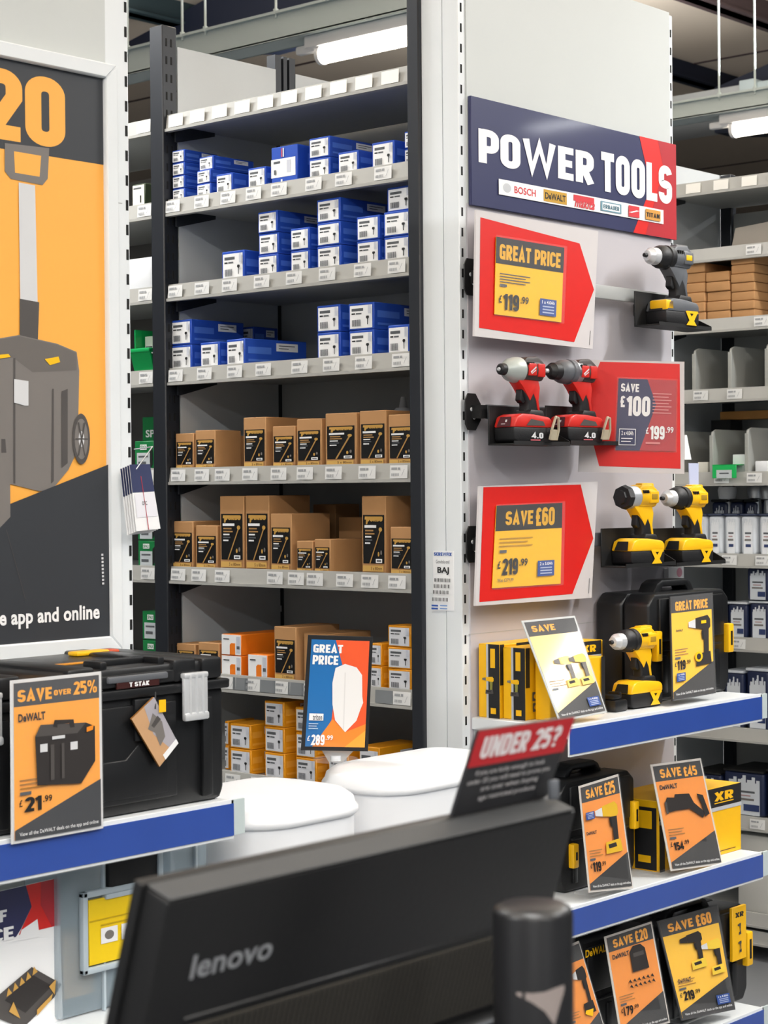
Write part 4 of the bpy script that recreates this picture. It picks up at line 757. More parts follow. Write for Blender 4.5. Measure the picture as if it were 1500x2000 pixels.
F.rect(b, LX, 0, 1, U(198, 322)[1], char); F.text(b, '20', U(-48, 200)[0], U(60, 150)[1]-.004, U(126, 200)[0], U(90, 287)[1], boran, .05)
F.poly(b, PP((8, 280), (95, 290), (92, 350), (82, 362), (20, 350), (8, 335)), picl); F.poly(b, PP((26, 296), (79, 305), (76, 346), (28, 338)), boran)
F.poly(b, PP((35, 357), (67, 363), (72, 592), (38, 586)), pics); F.poly(b, PP((37, 584), (75, 591), (72, 676), (37, 670)), picg)
F.poly(b, PP((-40, 668), (35, 655), (110, 672), (148, 688), (153, 725), (150, 880), (132, 918), (100, 957), (75, 960), (15, 945), (-40, 955)), picl)
F.poly(b, PP((-40, 690), (25, 700), (62, 728), (148, 724), (148, 690), (110, 674), (35, 657), (-40, 670)), M('picture_mid_grey', '#66615d', .5)); F.poly(b, PP((24, 700), (28, 700), (28, 945), (24, 945)), picg)
F.poly(b, PP((100, 760), (103, 760), (103, 940), (98, 945)), picg); F.poly(b, PP((118, 765), (130, 760), (130, 905), (118, 915)), picg)
F.poly(b, PP((85, 702), (112, 697), (115, 708), (95, 714)), yel); F.poly(b, PP((25, 741), (53, 745), (53, 793), (46, 793), (25, 787)), pics); F.poly(b, PP((-10, 694), (14, 692), (18, 698), (-10, 702)), yel)
cx, cy = U(156, 858); F.ell(b, cx, cy, .085, .045, picg, 28); F.ell(b, cx, cy, .065, .036, picl, 28); F.ell(b, cx, cy, .028, .014, pics, 16)
for k in range(6): a = k*1.047; F.line(b, cx, cy, cx+.062*math.cos(a), cy+.034*math.sin(a), .012, picg, 5)
F.poly(b, [(LX, 1), (1, 1), (1, U(210, 908)[1]), (U(15, 985)[0], U(15, 985)[1]), (LX, U(15, 985)[1]+.3*0+.09)], char)
F.poly(b, PP((-30, 835), (10, 842), (15, 860), (16, 1010), (-5, 1032), (-30, 1030)), picl); F.poly(b, PP((-2, 858), (6, 858), (8, 885), (-2, 885)), picg)
F.line(b, *U(8, 1035), *U(45, 1170), .004, picg, 5)
F.text(b, 'e app and online', U(-6, 1200)[0], U(100, 1186)[1], U(190, 1200)[0], U(100, 1226)[1]-.002, paper, .05)
for k in range(9): F.rect(b, U(193, 1080)[0], U(193, 1082+k*7)[1], U(197, 1080)[0], U(193, 1086+k*7)[1], pics)
b.build('poster_print', t)
b = MB(); fwd = .03
def mould(pts): b.prism(pts, 'y', yp-.012, yp+.01, white, .003, 1)
mould([(xr_, zb_), (xr_+fwd, zb_-fwd), (xr_+fwd, zt_+fwd), (xr_, zt_)]); mould([(1.62, zt_), (xr_, zt_), (xr_+fwd, zt_+fwd), (1.59, zt_+fwd)]); mould([(1.59, zb_-fwd), (xr_+fwd, zb_-fwd), (xr_, zb_), (1.62, zb_)]); mould([(1.59, zb_-fwd), (1.62, zb_), (1.62, zt_), (1.59, zt_+fwd)])
b.build('frame', t)
# ---- tool boxes on the left shelf
YT = 2.562; xr = at(441, 1450, 1, YT).x; zT = at(413, 1293, 1, YT).z; zR = at(443, 1336, 1, YT).z
W_, H_, D_ = .435, zT-ZL, .33; hr = zR-ZL
t = thing('toolbox', 'deep black stacking toolbox with silver latches under the framed poster', 'toolbox', (xr-W_/2, YT, ZL+.001)); w = W_/2
b = MB(); b.prism([(-w+.01, 0), (w-.01, 0), (w, .02), (w, hr-.005), (-w, hr-.005), (-w, .02)], 'y', .006, D_, casebl, .008)
b.box(-w+.03, -.02+.115, -.001, .01, .02, hr-.02, casebl, .004); b.box(w-.06, w-.035, -.003, .01, .01, hr-.02, casebl, .004)
b.prism([(-.13, .03), (-.13, .09), (-.08, .1), (-.03, .1), (.0, .125), (.07, .125), (.07, .03)], 'y', -.0035, .004, casebl, .003)
b.box(-.01, .03, -.006, .004, .13, hr-.01, casebl, .003); b.box(w-.012, w+.004, .02, .1, .0, hr-.01, casebl, .004); b.build('body', t)
b = MB(); b.box(-w-.008, w+.008, -.004, D_+.006, hr-.008, hr+.010, casebl, .004); b.prism([(-w+.004, hr+.01), (w-.004, hr+.01), (w-.006, H_-.008), (w-.02, H_+.004), (-w+.02, H_+.004), (-w+.006, H_-.008)], 'y', .004, D_-.004, casebl, .008)
b.box(-.10, .10, .0, .01, hr+.014, H_-.008, casebl, .003); b.box(w-.13, w-.075, -.002, D_, hr+.012, H_+.01, casebl, .006); b.box(w-.06, w-.01, -.002, D_, hr+.012, H_+.008, casebl, .006); b.box(-w+.06, -w+.12, -.002, D_, hr+.012, H_+.01, casebl, .006); b.build('lid', t)
b = MB(); b.box(-.07, .07, -.006, .004, hr+.022, hr+.034, tgrey, .003); b.box(-.07, .07, .05, .06, H_, H_+.016, casebl, .004); b.box(-.075, -.06, .01, .06, H_, H_+.016, casebl, .003); b.box(.06, .075, .01, .06, H_, H_+.016, casebl, .003); b.build('lid_handle', t)
b = MB(); b.box(-.05, .05, -.0045, .0, hr+.011, hr+.026, M('plate_maroon', '#3a1512', .4), .001, 1); f = frY(-.05, .05, hr+.011, hr+.026, -.0046); f.text(b, 'T STAK', .28, .2, .75, .85, paper, .03); b.build('name_plate', t)
for sx in (-w+.085, w-.085):
    b = MB(); b.box(sx-.03, sx+.03, -.012, -.004, hr-.055, hr+.028, steel, .004)
    for k in range(3): b.cyl((sx-.016+.016*k, -.0125, hr-.05), (sx-.016+.016*k, -.0125, hr+.024), .0035, steel, 8)
    b.box(sx-.03, sx+.03, -.016, -.004, hr-.060, hr-.045, steel, .004); b.box(sx-.03, sx+.03, -.014, -.0, hr+.018, hr+.028, steel, .003); b.build('latch', t)
b = MB(); b.box(-.09, .09, .12, .135, H_+.0045, H_+.0065, M('strip_orange', '#d8912a', .5)); b.build('orange_strip', t)
b = MB(); b.box(.06, .14, .24, .27, H_+.0045, H_+.013, yel, .003); b.box(.14, .165, .24, .27, H_+.0045, H_+.012, M('patch_red', '#c8502a', .5), .003); b.build('yellow_latch', t)
tb = dup(t, (xr-W_/2-W_-.028, YT+.004, ZL+.001), 'second black stacking toolbox at the left edge, partly hidden behind the £21.99 leaflet'); 
# swing ticket booklet
P4 = [at(300, 1362, 1, YT-.018), at(347, 1452, 1, YT-.018), at(311, 1498, 1, YT-.016), at(256, 1405, 1, YT-.016)]
t = thing('swing_ticket', 'folded product ticket dangling at an angle from the black toolbox', 'ticket')
b, f = quadprint(P4[0], P4[1], P4[2], P4[3], .004, M('ticket_brown', '#8a5a20', .6)); f.rect(b, 0, 0, 1, 1, M('ticket_sand', '#c79c72', .5)); f.poly(b, [(0, 0), (0, .45), (.5, .62), (1, .3), (1, 0)], M('ticket_grey', '#a9a5ac', .5)); f.poly(b, [(.2, .3), (.35, .7), (.5, .55), (.75, .62), (.7, .3), (.45, .15)], picl); f.poly(b, [(.3, .2), (.35, .55), (.42, .5), (.4, .15)], picg); f.rect(b, .9, .0, 1, .7, paper); b.build('booklet', t)
b = MB(); P = at(303, 1352, 1, YT-.012); Q = at(303, 1385, 1, YT-.02); b.tube([P, Q], .0015, charb, 6); b.box(P.x+.001, P.x+.016, YT-.022, YT-.02, at(310, 1392, 1, YT-.02).z, at(310, 1368, 1, YT-.02).z, yel); b.build('tie', t)
def pic_box(f, b):
    f.poly(b, [(.24, .36), (.30, .29), (.80, .31), (.90, .34), (.90, .56), (.74, .69), (.26, .66)], picd); f.poly(b, [(.24, .36), (.30, .29), (.80, .31), (.70, .37)], picg); f.poly(b, [(.43, .31), (.45, .27), (.66, .28), (.67, .33), (.62, .33), (.61, .3), (.48, .3), (.48, .32)], picd)
    f.rect(b, .29, .41, .37, .46, pics); f.rect(b, .62, .42, .70, .47, pics); f.rect(b, .42, .37, .56, .39, pics); f.rect(b, .40, .42, .44, .64, picg); f.rect(b, .52, .42, .55, .64, picg); f.poly(b, [(.80, .34), (.88, .33), (.87, .36), (.8, .37)], oranl)
promo('orange SAVE OVER 25% leaflet for £21.99 before the black toolboxes', [(20, 1330), (197, 1312), (201, 1618), (22, 1650)], 2.533, 2.531, 'SAVE|OVER|25%', '21', '.99', pic_box, oran, logo=(.07, .21, .36, .26), border=M('card_white_edge', '#d6d6d6', .4))
# leaflets hanging on the upright
t = thing('leaflet_bundle', 'fanned bundle of navy and white tags hanging on a hook from the left upright', 'tags')
for k in range(5):
    dx = -4.5*k; y = YE-.03+.004*k-.0
    P4 = [at(x+dx, yy+(2*k), 1, y-.02) for x, yy in ((252, 908), (292, 907), (313, 1033), (266, 1038))]
    b, f = quadprint(*P4, .001, paper); f.rect(b, 0, 0, 1, .42, M('tag_navy', '#333a5e', .5))
    if k == 0: f.rect(b, .08, .44, .96, .8, M('tag_white', '#e9e8ee', .5)); f.line(b, .47, .18, .5, 1, .03, M('tag_red', '#b23a4a', .5)); f.text(b, 'OTC', .36, .56, .58, .62, ink, .02)
    b.build('tag', t)
b = MB(); P = at(266, 905, 1, YE-.055); Q = at(262, 878, 1, YE-.01)
b.tube([Q, (Q.x+.004, YE-.06, Q.z+.004), P+Vector((.006, -.006, .0)), P+Vector((0, 0, -.012))], .0013, silver, 8); b.build('hook', t)
# under the left shelf
yq = 2.66
c4 = [at(-60, 1755, 1, yq), at(114, 1715, 1, yq), at(123, 2010, 1, yq), at(-60, 2040, 1, yq)]
b, f = quadprint(*c4, .002, paper)
f.poly(b, [(0, 0), (0, .34), (.5, .33), (.56, .28), (.68, .15), (.62, 0)], navy); f.poly(b, [(.62, 0), (.68, .15), (.53, .32), (1, .31), (1, 0)], redp); f.poly(b, [(.79, .0), (.78, .15), (.9, .31), (1, .31), (1, .0)], redd)
f.poly(b, [(.52, .36), (.56, .29), (.74, .24), (.76, .36)], paper)
f.text(b, 'F', .31, .13, .40, .21, paper, .06); f.text(b, 'CE', .22, .25, .47, .34, paper, .06)
f.poly(b, [(.2, .74), (.66, .55), (.99, .70), (.90, .78), (.55, .95), (.30, .86)], picg); f.poly(b, [(.36, .74), (.66, .60), (.88, .70), (.58, .85)], picd)
for k in range(5): f.poly(b, [(.38+.07*k, .72-.028*k), (.40+.07*k, .66-.028*k), (.44+.07*k, .70-.028*k)], gold)
f.poly(b, [(.4, .82), (.45, .76), (.52, .88)], gold); f.poly(b, [(.84, .70), (.92, .66), (.9, .76)], gold); f.poly(b, [(.7, .84), (.88, .75), (.86, .79), (.7, .88)], gold)
tag(b.build('promotional_poster'), 'white, navy and red poster with a mat picture at the bottom left corner', 'poster')
# smoky organiser case
yo = 2.64; x0 = at(119, 1850, 1, yo).x; x1 = at(414, 1700, 1, yo).x; z0 = ZL2+.001; z1 = ZL-.078
t = thing('organiser_case', 'smoky see-through organiser case with yellow label under the blue-edged shelf', 'organiser', ((x0+x1)/2, yo, z0)); w = (x1-x0)/2; h = z1-z0
b = MB(); b.box(-w, w, .01, .11, 0, h, gcase, .01); 
for u in (.28, .9): b.box(-w+2*w*u-.003, -w+2*w*u+.003, .003, .012, 0, h, M('smoky_edge', '#b7c4cc', .25), .002)
b.build('case_shell', t)
b = MB(); fx0, fx1 = -w+2*w*.13, w*.62; b.box(fx0, fx1, -.004, .01, h*.26, h*.30, M('smoky_edge', '#b7c4cc', .25), .003); b.box(fx0, fx1, -.004, .01, h*.74, h*.78, M('smoky_edge', '#b7c4cc', .25), .003); b.box(fx0, fx0+.012, -.004, .01, h*.26, h*.78, M('smoky_edge', '#b7c4cc', .25), .003); b.box(fx1-.012, fx1, -.004, .01, h*.26, h*.78, M('smoky_edge', '#b7c4cc', .25), .003); b.build('lid_rim', t)
b = MB(); b.box(fx0+.016, fx1-.016, .0, .008, h*.31, h*.72, M('label_yellow', '#f5cf08', .5), .001, 1); f = frY(fx0+.016, fx1-.016, h*.31, h*.72, -.0004); f.text(b, 'STANLEY', .52, .09, 1.0, .21, charb, .05); f.rect(b, 0, .31, 1, .33, M('label_yellow_dark', '#c9a606', .5)); f.rect(b, .12, .4, .8, .42, M('label_yellow_dark', '#c9a606', .5))
for u in (.12, .34): f.rect(b, u, .46, u+.18, .70, paper); f.ell(b, u+.09, .58, .05, .07, picl)
b.build('label_card', t)
ha = at(212, 1745, 1, yo).x-(x0+x1)/2; hb = at(307, 1720, 1, yo).x-(x0+x1)/2; hz0 = at(260, 1735, 1, yo).z-z0; b = MB(); b.box(ha, hb, -.002, .012, hz0, h, deepb, .006); b.box(ha-.01, hb+.012, -.005, .004, hz0-.01, hz0, M('smoky_edge', '#b7c4cc', .25), .003); b.box(hb, hb+.012, -.005, .004, hz0, h, M('smoky_edge', '#b7c4cc', .25), .003); b.build('carry_handle', t)
b = MB(); [b.box(-w+.03+.11*k, -w+.1+.11*k, .03, .09, h*.10+.04*(k % 2), h*.5, M('packed_tan', '#c9a87a', .7), .004) for k in range(2)]; b.build('contents', t)
# ================================================================ white appliances in the aisle
def rr(cx, cy, hx, hy, r, n=8):
    pts = []
    for (sx, sy, a0) in ((1, 1, 0), (-1, 1, 90), (-1, -1, 180), (1, -1, 270)):
        for k in range(n+1):
            a = math.radians(a0+90*k/n); pts.append((cx+sx*(hx-r)+r*math.cos(a), cy+sy*(hy-r)+r*math.sin(a)))
    return pts
def loft(b, rings, m):
    vs = []; fs = []; n = len(rings[0][0])
    for pts, z in rings: vs += [(p[0], p[1], z) for p in pts]
    for i in range(len(rings)-1):
        for k in range(n): fs.append((i*n+k, i*n+(k+1) % n, (i+1)*n+(k+1) % n, (i+1)*n+k))
    fs.append(tuple(range(n-1, -1, -1))); fs.append(tuple((len(rings)-1)*n+k for k in range(n))); b.add(vs, fs, m, True)
def appliance(label, x0, x1, y0, y1, zt, r, strip=False):
    cx, cy, hx, hy = (x0+x1)/2, (y0+y1)/2, (x1-x0)/2, (y1-y0)/2
    t = thing('white_appliance', label, 'appliance', (cx, cy, 0), 0, None)
    b = MB(); loft(b, [(rr(0, 0, hx-.05, hy-.05, r-.03), 0), (rr(0, 0, hx-.04, hy-.04, r-.02), .05), (rr(0, 0, hx-.012, hy-.012, r-.01), zt-.35), (rr(0, 0, hx-.008, hy-.008, r-.006), zt-.05)], plw); b.build('body', t)
    b = MB(); loft(b, [(rr(0, 0, hx-.004, hy-.004, r-.004), zt-.055), (rr(0, 0, hx, hy, r), zt-.05), (rr(0, 0, hx, hy, r), zt-.042), (rr(0, 0, hx-.006, hy-.006, r-.005), zt-.034), (rr(0, 0, hx-.01, hy-.01, r-.01), zt-.022), (rr(0, 0, hx-.03, hy-.03, r-.03), zt-.008), (rr(0, 0, hx-.07, hy-.06, r-.06), zt-.001), (rr(0, 0, hx*.5, hy*.5, r*.4), zt)], plw); b.build('lid', t)
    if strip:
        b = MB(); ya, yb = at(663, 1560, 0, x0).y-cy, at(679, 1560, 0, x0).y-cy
        b.add([(-hx+.0085, ya, zt-.35), (-hx+.0085, yb, zt-.35), (-hx+.005, yb, zt-.056), (-hx+.005, ya, zt-.056)], [(0, 1, 2, 3)], plb); b.build('blue_reflection', t)  # bluish reflection on the body, painted as a pale strip
    return t
appliance('white moulded appliance with rounded lid beside the black toolbox, left of two', 2.50, 2.865, 2.555, 2.885, 1.0, .12)
appliance('white moulded appliance with rounded lid and painted blue reflection below the screen, right of two', 2.975, 3.44, 2.63, 2.895, 1.0, .11, True)
# ---- promotional screen
D = 4.17; c4 = [atd(601, 1241, D), atd(728, 1245, D), atd(718, 1468, D), atd(587, 1466, D)]
t = thing('promotional_screen', 'small black-framed GREAT PRICE £289.99 sign standing on the white appliance', 'sign')
b, f = quadprint(*c4, .012, M('frame_black', '#141416', .4)); b.build('frame', t)
P = [f.p(u, v, .0008) for u, v in ((.06, .035), (.95, .035), (.95, .965), (.06, .965))]
b, f = quadprint(*P, .0006, M('screen_blue', '#1c6db0', .35, coat=.3)); so = M('screen_orange', '#ee5a2c', .35, coat=.3); sa = M('screen_amber', '#ee8a2e', .35, coat=.3)
f.poly(b, [(.42, 0), (.56, .24), (.45, .45), (.42, .75), (.15, 1), (1, 1), (1, 0)], so); f.poly(b, [(.12, 1), (.44, .74), (.66, .86), (1, .78), (1, 1)], sa); f.poly(b, [(.66, 1), (1, .84), (1, 1)], M('screen_amber2', '#f6a63a', .4))
f.text(b, 'GREAT', .04, .03, .55, .125, paper, .08); f.text(b, 'PRICE', .04, .145, .48, .235, paper, .08)
f.poly(b, [(.44, .26), (.60, .22), (.80, .25), (.90, .32), (.92, .52), (.94, .58), (.90, .64), (.84, .75), (.66, .86), (.48, .75), (.42, .6), (.40, .4)], M('picture_white', '#eceae8', .4)); f.poly(b, [(.60, .3), (.62, .3), (.64, .84), (.62, .84)], M('picture_white2', '#dedcda', .4))
f.rect(b, .04, .69, .28, .755, paper); f.text(b, 'triton', .1, .70, .26, .75, ink, .02); lines(f, b, .04, .78, .2, 3, M('pale_blue_text', '#a8c4dc', .5), .022, .01); price(f, b, '289', '.99', .03, .885, .46, .985, paper)
b.build('sign_face', t)
b = MB(); A_, B_ = atd(628, 1466, D+.02), atd(690, 1467, D+.02); C_, D__ = atd(668, 1490, D+.02), atd(642, 1489, D+.02); bb, _ = quadprint(A_, B_, C_, D__, .004, M('bracket_clear', '#d8d4cf', .2, alpha=.6)); bb.build('stand_bracket', t)
b = MB(); m_ = (C_+D__)/2; b.cyl((m_.x, m_.y, .998), (m_.x, m_.y, m_.z+.015), .012, plw, 12); b.cyl((m_.x, m_.y, .998), (m_.x, m_.y, 1.003), .05, clear, 20); b.build('stand_post', t)
# ================================================================ counter in the foreground
YM = 1.0; PA = at(329, 1765, 1, YM); PB = at(1126, 1584, 1, YM); mx0, mx1, mz = PA.x, PB.x, (PA.z+PB.z)/2; w = mx1-mx0; tilt = math.radians(17)
b = MB(); b.box(.2, 1.75, .55, 1.35, .80, .84, M('counter_top', '#3c3f45', .4), .004); b.box(.25, 1.70, .60, 1.30, 0, .80, M('counter_side', '#2a3050', .5)); 
t = thing('sales_counter', 'dark sales counter below the frame carrying the monitor', 'counter'); b.build('counter_body', t)
t = thing('monitor', 'black desktop monitor seen from behind with lenovo lettering, in the foreground', 'monitor', (mx0, YM, mz)); t.rotation_euler = (tilt, 0, 0)
b = MB(); b.prism([(0, 0), (w, 0), (w, -.36), (0, -.36)], 'y', .0, .030, monb, .003); b.prism([(-.004, .003), (w+.004, .003), (w+.004, -.37), (-.004, -.37)], 'y', .026, .036, monb, .002)
b.prism([(.04, -.100), (w-.01, -.100), (w-.01, -.104), (.04, -.104)], 'y', -.0012, .002, monb, .001, 1); b.build('rear_housing', t)
b = MB(); b.box(.002, w-.002, .001, .028, .0, .0022, mong, .001, 1); b.build('top_face', t)
vm = M('vent_mesh', '#3a362e', .7, noise=.5, nscale=900, bump=.6)
b = MB(); b.box(.03, w-.02, -.0016, .001, -.178, -.108, vm); 
for k in range(70): b.box(.034+k*.0062, .0362+k*.0062, -.0022, -.001, -.176, -.110, M('vent_rib', '#1b1a18', .6))
b.build('vent_panel', t)
b = MB(); b.prism([(.10, -.186), (w-.03, -.186), (w-.03, -.36), (.10, -.36)], 'y', -.012, .004, monb, .004); b.box(.10, w-.03, -.0135, -.010, -.190, -.1875, tgrey, .001, 1); b.build('mount_plate', t)
b = MB(); [b.lathe([(0, .003), (.0015, .002)], (x, -.0125, -.205), (0, -1, 0), steel, 10) for x in (.22, .33)]; b.build('screw', t)
b = MB(); f = frY(.036, .120, -.068, -.048, -.0004); f.text(b, 'lenovo', 0, 0, 1, 1, M('logo_silver', '#a9abae', .35, .4), .02, .0); b.build('maker_lettering', t)
b = MB(); b.prism([(.12, -.3), (w*.75, -.3), (w*.7, -.47), (.16, -.47)], 'y', .0, .03, monb, .004); b.build('stand_neck', t)
b = MB(); b.box(.1, w*.8, -.02, .24, .841-mz, .856-mz, monb, .004); o = b.build('stand_base', t); o.rotation_euler = (-tilt, 0, 0)
# under 25 notice on the monitor
c4 = [at(934, 1428, 1, YM+.005), at(1122, 1401, 1, YM+.005), at(1067, 1556, 1, YM+.026), at(882, 1596, 1, YM+.026)]
t = thing('notice_sign', 'leaning UNDER 25? notice with red heading standing on the monitor', 'sign')
b, f = quadprint(*c4, .003, M('notice_black', '#202023', .4)); f.rect(b, 0, 0, 1, .43, M('notice_red', '#bd1620', .4)); f.text(b, 'UNDER 25?', .085, .08, .90, .35, M('notice_text', '#e6dede', .5), .06)
for v, u0, u1, s in ((.48, .10, .82, 'If you are lucky enough to look'), (.58, .04, .90, 'under 25 you will need to prove you'), (.68, .20, .80, 'are over when buying'), (.79, .2, .80, 'age restricted products')): f.text(b, s, u0, v, u1, v+.075, M('notice_text2', '#b5b2b2', .5), .012)
b.build('notice_board', t)
b = MB(); P = at(1082, 1542, 1, YM+.01); b.box(P.x-.003, P.x+.009, P.y, P.y+.006, P.z-.010, P.z+.008, tgrey, .002); b.build('clip', t)
# black post
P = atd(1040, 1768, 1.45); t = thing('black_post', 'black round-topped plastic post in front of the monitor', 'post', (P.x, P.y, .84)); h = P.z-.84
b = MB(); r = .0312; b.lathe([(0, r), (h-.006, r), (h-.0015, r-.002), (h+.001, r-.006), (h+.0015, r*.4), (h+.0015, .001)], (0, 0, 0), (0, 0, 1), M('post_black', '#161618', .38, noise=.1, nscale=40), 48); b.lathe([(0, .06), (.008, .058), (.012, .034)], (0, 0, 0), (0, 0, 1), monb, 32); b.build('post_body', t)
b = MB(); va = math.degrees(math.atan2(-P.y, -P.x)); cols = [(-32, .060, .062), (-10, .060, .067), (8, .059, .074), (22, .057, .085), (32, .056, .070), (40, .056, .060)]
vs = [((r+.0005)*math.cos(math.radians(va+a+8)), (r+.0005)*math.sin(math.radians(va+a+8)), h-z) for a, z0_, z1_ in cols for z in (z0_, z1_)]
b.add(vs, [(2*k, 2*k+1, 2*k+3, 2*k+2) for k in range(5)], M('glare_grey', '#8a807c', .4)); b.build('glare_patch', t)  # triangular glare on the post, painted as a grey patch
# ================================================================ next row on the right
bb = thing('shelving_bay', 'grey shelving bay of the next row at the right edge with brown cartons and tubs', 'shelving', (0, 0, 0))
YP = 3.66; zs = [at(1400, y, 0, XB).z for y in (350, 483, 622, 759, 922, 1081, 1243, 1418)]+[at(1460, 1595, 0, XB).z, at(1480, 1785, 0, XB).z, .1]
BL = {0: [], 1: [1475], 2: [1490], 3: [1370, 1436], 4: [1410, 1474], 5: [1424, 1490], 6: [1440], 7: [], 8: [1476], 9: [], 10: []}
for i, z in enumerate(zs): shelf(bb, XB, XB+.45, YP-.93, YP, z, [YP-.05-.11*k for k in range(8)] if i == 0 else [at(x, 900, 0, XB).y for x in BL[i]], PLo.data if i == 0 else LABW)
b = MB(); ztp = at(1398, 344, 0, XB+.43).z; b.box(XB+.03, XB+.43, YP, YP+.004, .1, ztp, sideg); b.build('side_panel', bb)
b = MB(); b.box(XB+.45, XB+.455, YP-.93, YP-.0, .1, 2.6, greyp); b.build('back_panel', bb)
b = MB(); b.box(XB+.43, XB+.47, YP-.045, YP, 0, ztp, blackm, .003, 1); b.build('rear_upright', bb)
b = MB(); b.box(XB-.01, XB+.04, YP, YP+.05, 0, 2.8, blackm, .003, 1); b.build('upright', bb)
b = MB(); b.box(XB-.01, XB+.04, YP-.98, YP-.93, 0, 2.8, blackm, .003, 1); b.build('upright', bb)
def YX(px, py=900, X=XB): return at(px, py, 0, X).y
# brown cartons pile
rows = [(1325, 1372, 6, 516, 'left'), (1373, 1420, 5, 532, 'middle'), (1421, 1468, 7, 500, 'right')]
src = {}
for xl, xr_, n, yt, nm in rows:
    y1, y0 = YX(xl, 560), YX(xr_, 560); zt = at(xl, yt, 0, XB).z; h = (zt-zs[2]+.006)/n; wd = y1-y0-.003
    for k in range(n):
        b = MB(); b.box(0, .30, -wd/2, wd/2, 0, h-.001, kraft, .004, 3); dx = random.uniform(0, .012)
        o = b.build('flat_carton', None, (XB+.012+dx, (y1+y0)/2, zs[2]-.006+k*h), (0, 0, random.uniform(-.015, .015)))
        q = 'topmost' if k == n-1 else 'bottom' if k == 0 else ORD[n-1-k]+' from top'
        tag(o, 'flat brown carton, %s in the %s pile on the right row' % (q, nm), 'box', 'flat brown cartons')
# dividers
def divider(px, ytop, i, label):
    Y = YX(px, ytop); zt = at(px, ytop, 0, XB).z; h = zt-zs[i]+.006; b = MB(); b.prism([(0, 0), (.36, 0), (.36, h), (.03, h), (.008, h-.008), (0, h-.03)], 'y', -.004, .004, M('divider_grey', '#a3a49f', .5), .001, 1); b.box(-.001, .004, -.007, .007, 0, h-.02, M('divider_grey', '#a3a49f', .5), .001, 1)
    t = tag(b.build('shelf_divider', None, (XB+.008, Y, zs[i]-.006)), label, 'divider', 'grey shelf dividers')
divider(1352, 680, 3, 'grey metal divider, left of three on the shelf below the brown cartons'); divider(1422, 676, 3, 'grey metal divider, middle of three on the shelf below the brown cartons'); divider(1494, 669, 3, 'grey metal divider at the right edge, shelf below the brown cartons')
divider(1386, 839, 4, 'grey metal divider behind the green ticket, left of two'); divider(1455, 835, 4, 'grey metal divider right of the green ticket, right of two'); divider(1314, 842, 4, 'grey metal divider half hidden behind the red arrow board')
b = MB(); P = at(1391, 908, 0, XB-.02); Q = at(1438, 934, 0, XB-.02); b.box(XB-.022, XB-.019, Q.y, P.y, Q.z, P.z, M('ticket_green', '#12b85a', .5), .001, 1); b.box(XB-.022, XB+.03, Q.y, P.y, P.z-.002, P.z, M('ticket_green', '#12b85a', .5)); f = frX(P.y, Q.y, Q.z, P.z, XB-.022); f.rect(b, .18, .4, .82, 1, M('label_greyish', '#c3c9cc', .5)); f.rect(b, .3, .6, .7, .7, ink)
tag(b.build('shelf_ticket'), 'bright green shelf ticket clipped to the lip on the right row', 'ticket')
for a, c_, e, g_, i, l in ((1430, 1455, 888, 905, 4, 'small white pack, left one beside the right divider'), (1474, 1512, 901, 918, 4, 'flat white pack at the right edge, shelf with the green ticket'), (1362, 1382, 903, 920, 4, 'cream pack left of the green ticket')):
    P = at(a, e, 0, XB+.03); Q = at(c_, e, 0, XB+.03); b = MB(); b.box(0, .1, Q.y, P.y, zs[i]-.006, P.z, plw if 'cream' not in l else M('cream_label', '#e9e6da', .5), .003); tag(b.build('small_pack', None, (XB+.03, 0, 0)), l, 'pack')
# timber batten lying across the divider tops at the back
P = at(1411, 805, 0, 5.86); b = MB(); b.box(5.84, 5.90, P.y-.5, P.y, P.z-.03, P.z, M('timber', '#c78d4c', .6, noise=.15, nscale=18), .003)
t = thing('timber_batten', 'light timber batten on a black support behind the dividers, right row', 'timber'); b.build('batten', t)
b = MB(); b.box(5.83, 5.91, P.y-.05, P.y+.03, zs[4]-.006, P.z-.03, deepb); b.build('support', t)
P = at(1425, 447, 0, 5.7); b = MB(); b.prism([(P.y-.3, zs[1]-.006), (P.y, zs[1]-.006), (P.y-.02, P.z), (P.y-.3, P.z+.02)], 'x', 5.7, 5.9, M('pack_taupe', '#a8a095', .6), .003); tag(b.build('carton'), 'taupe carton at the back of the shelf above the brown cartons', 'box')
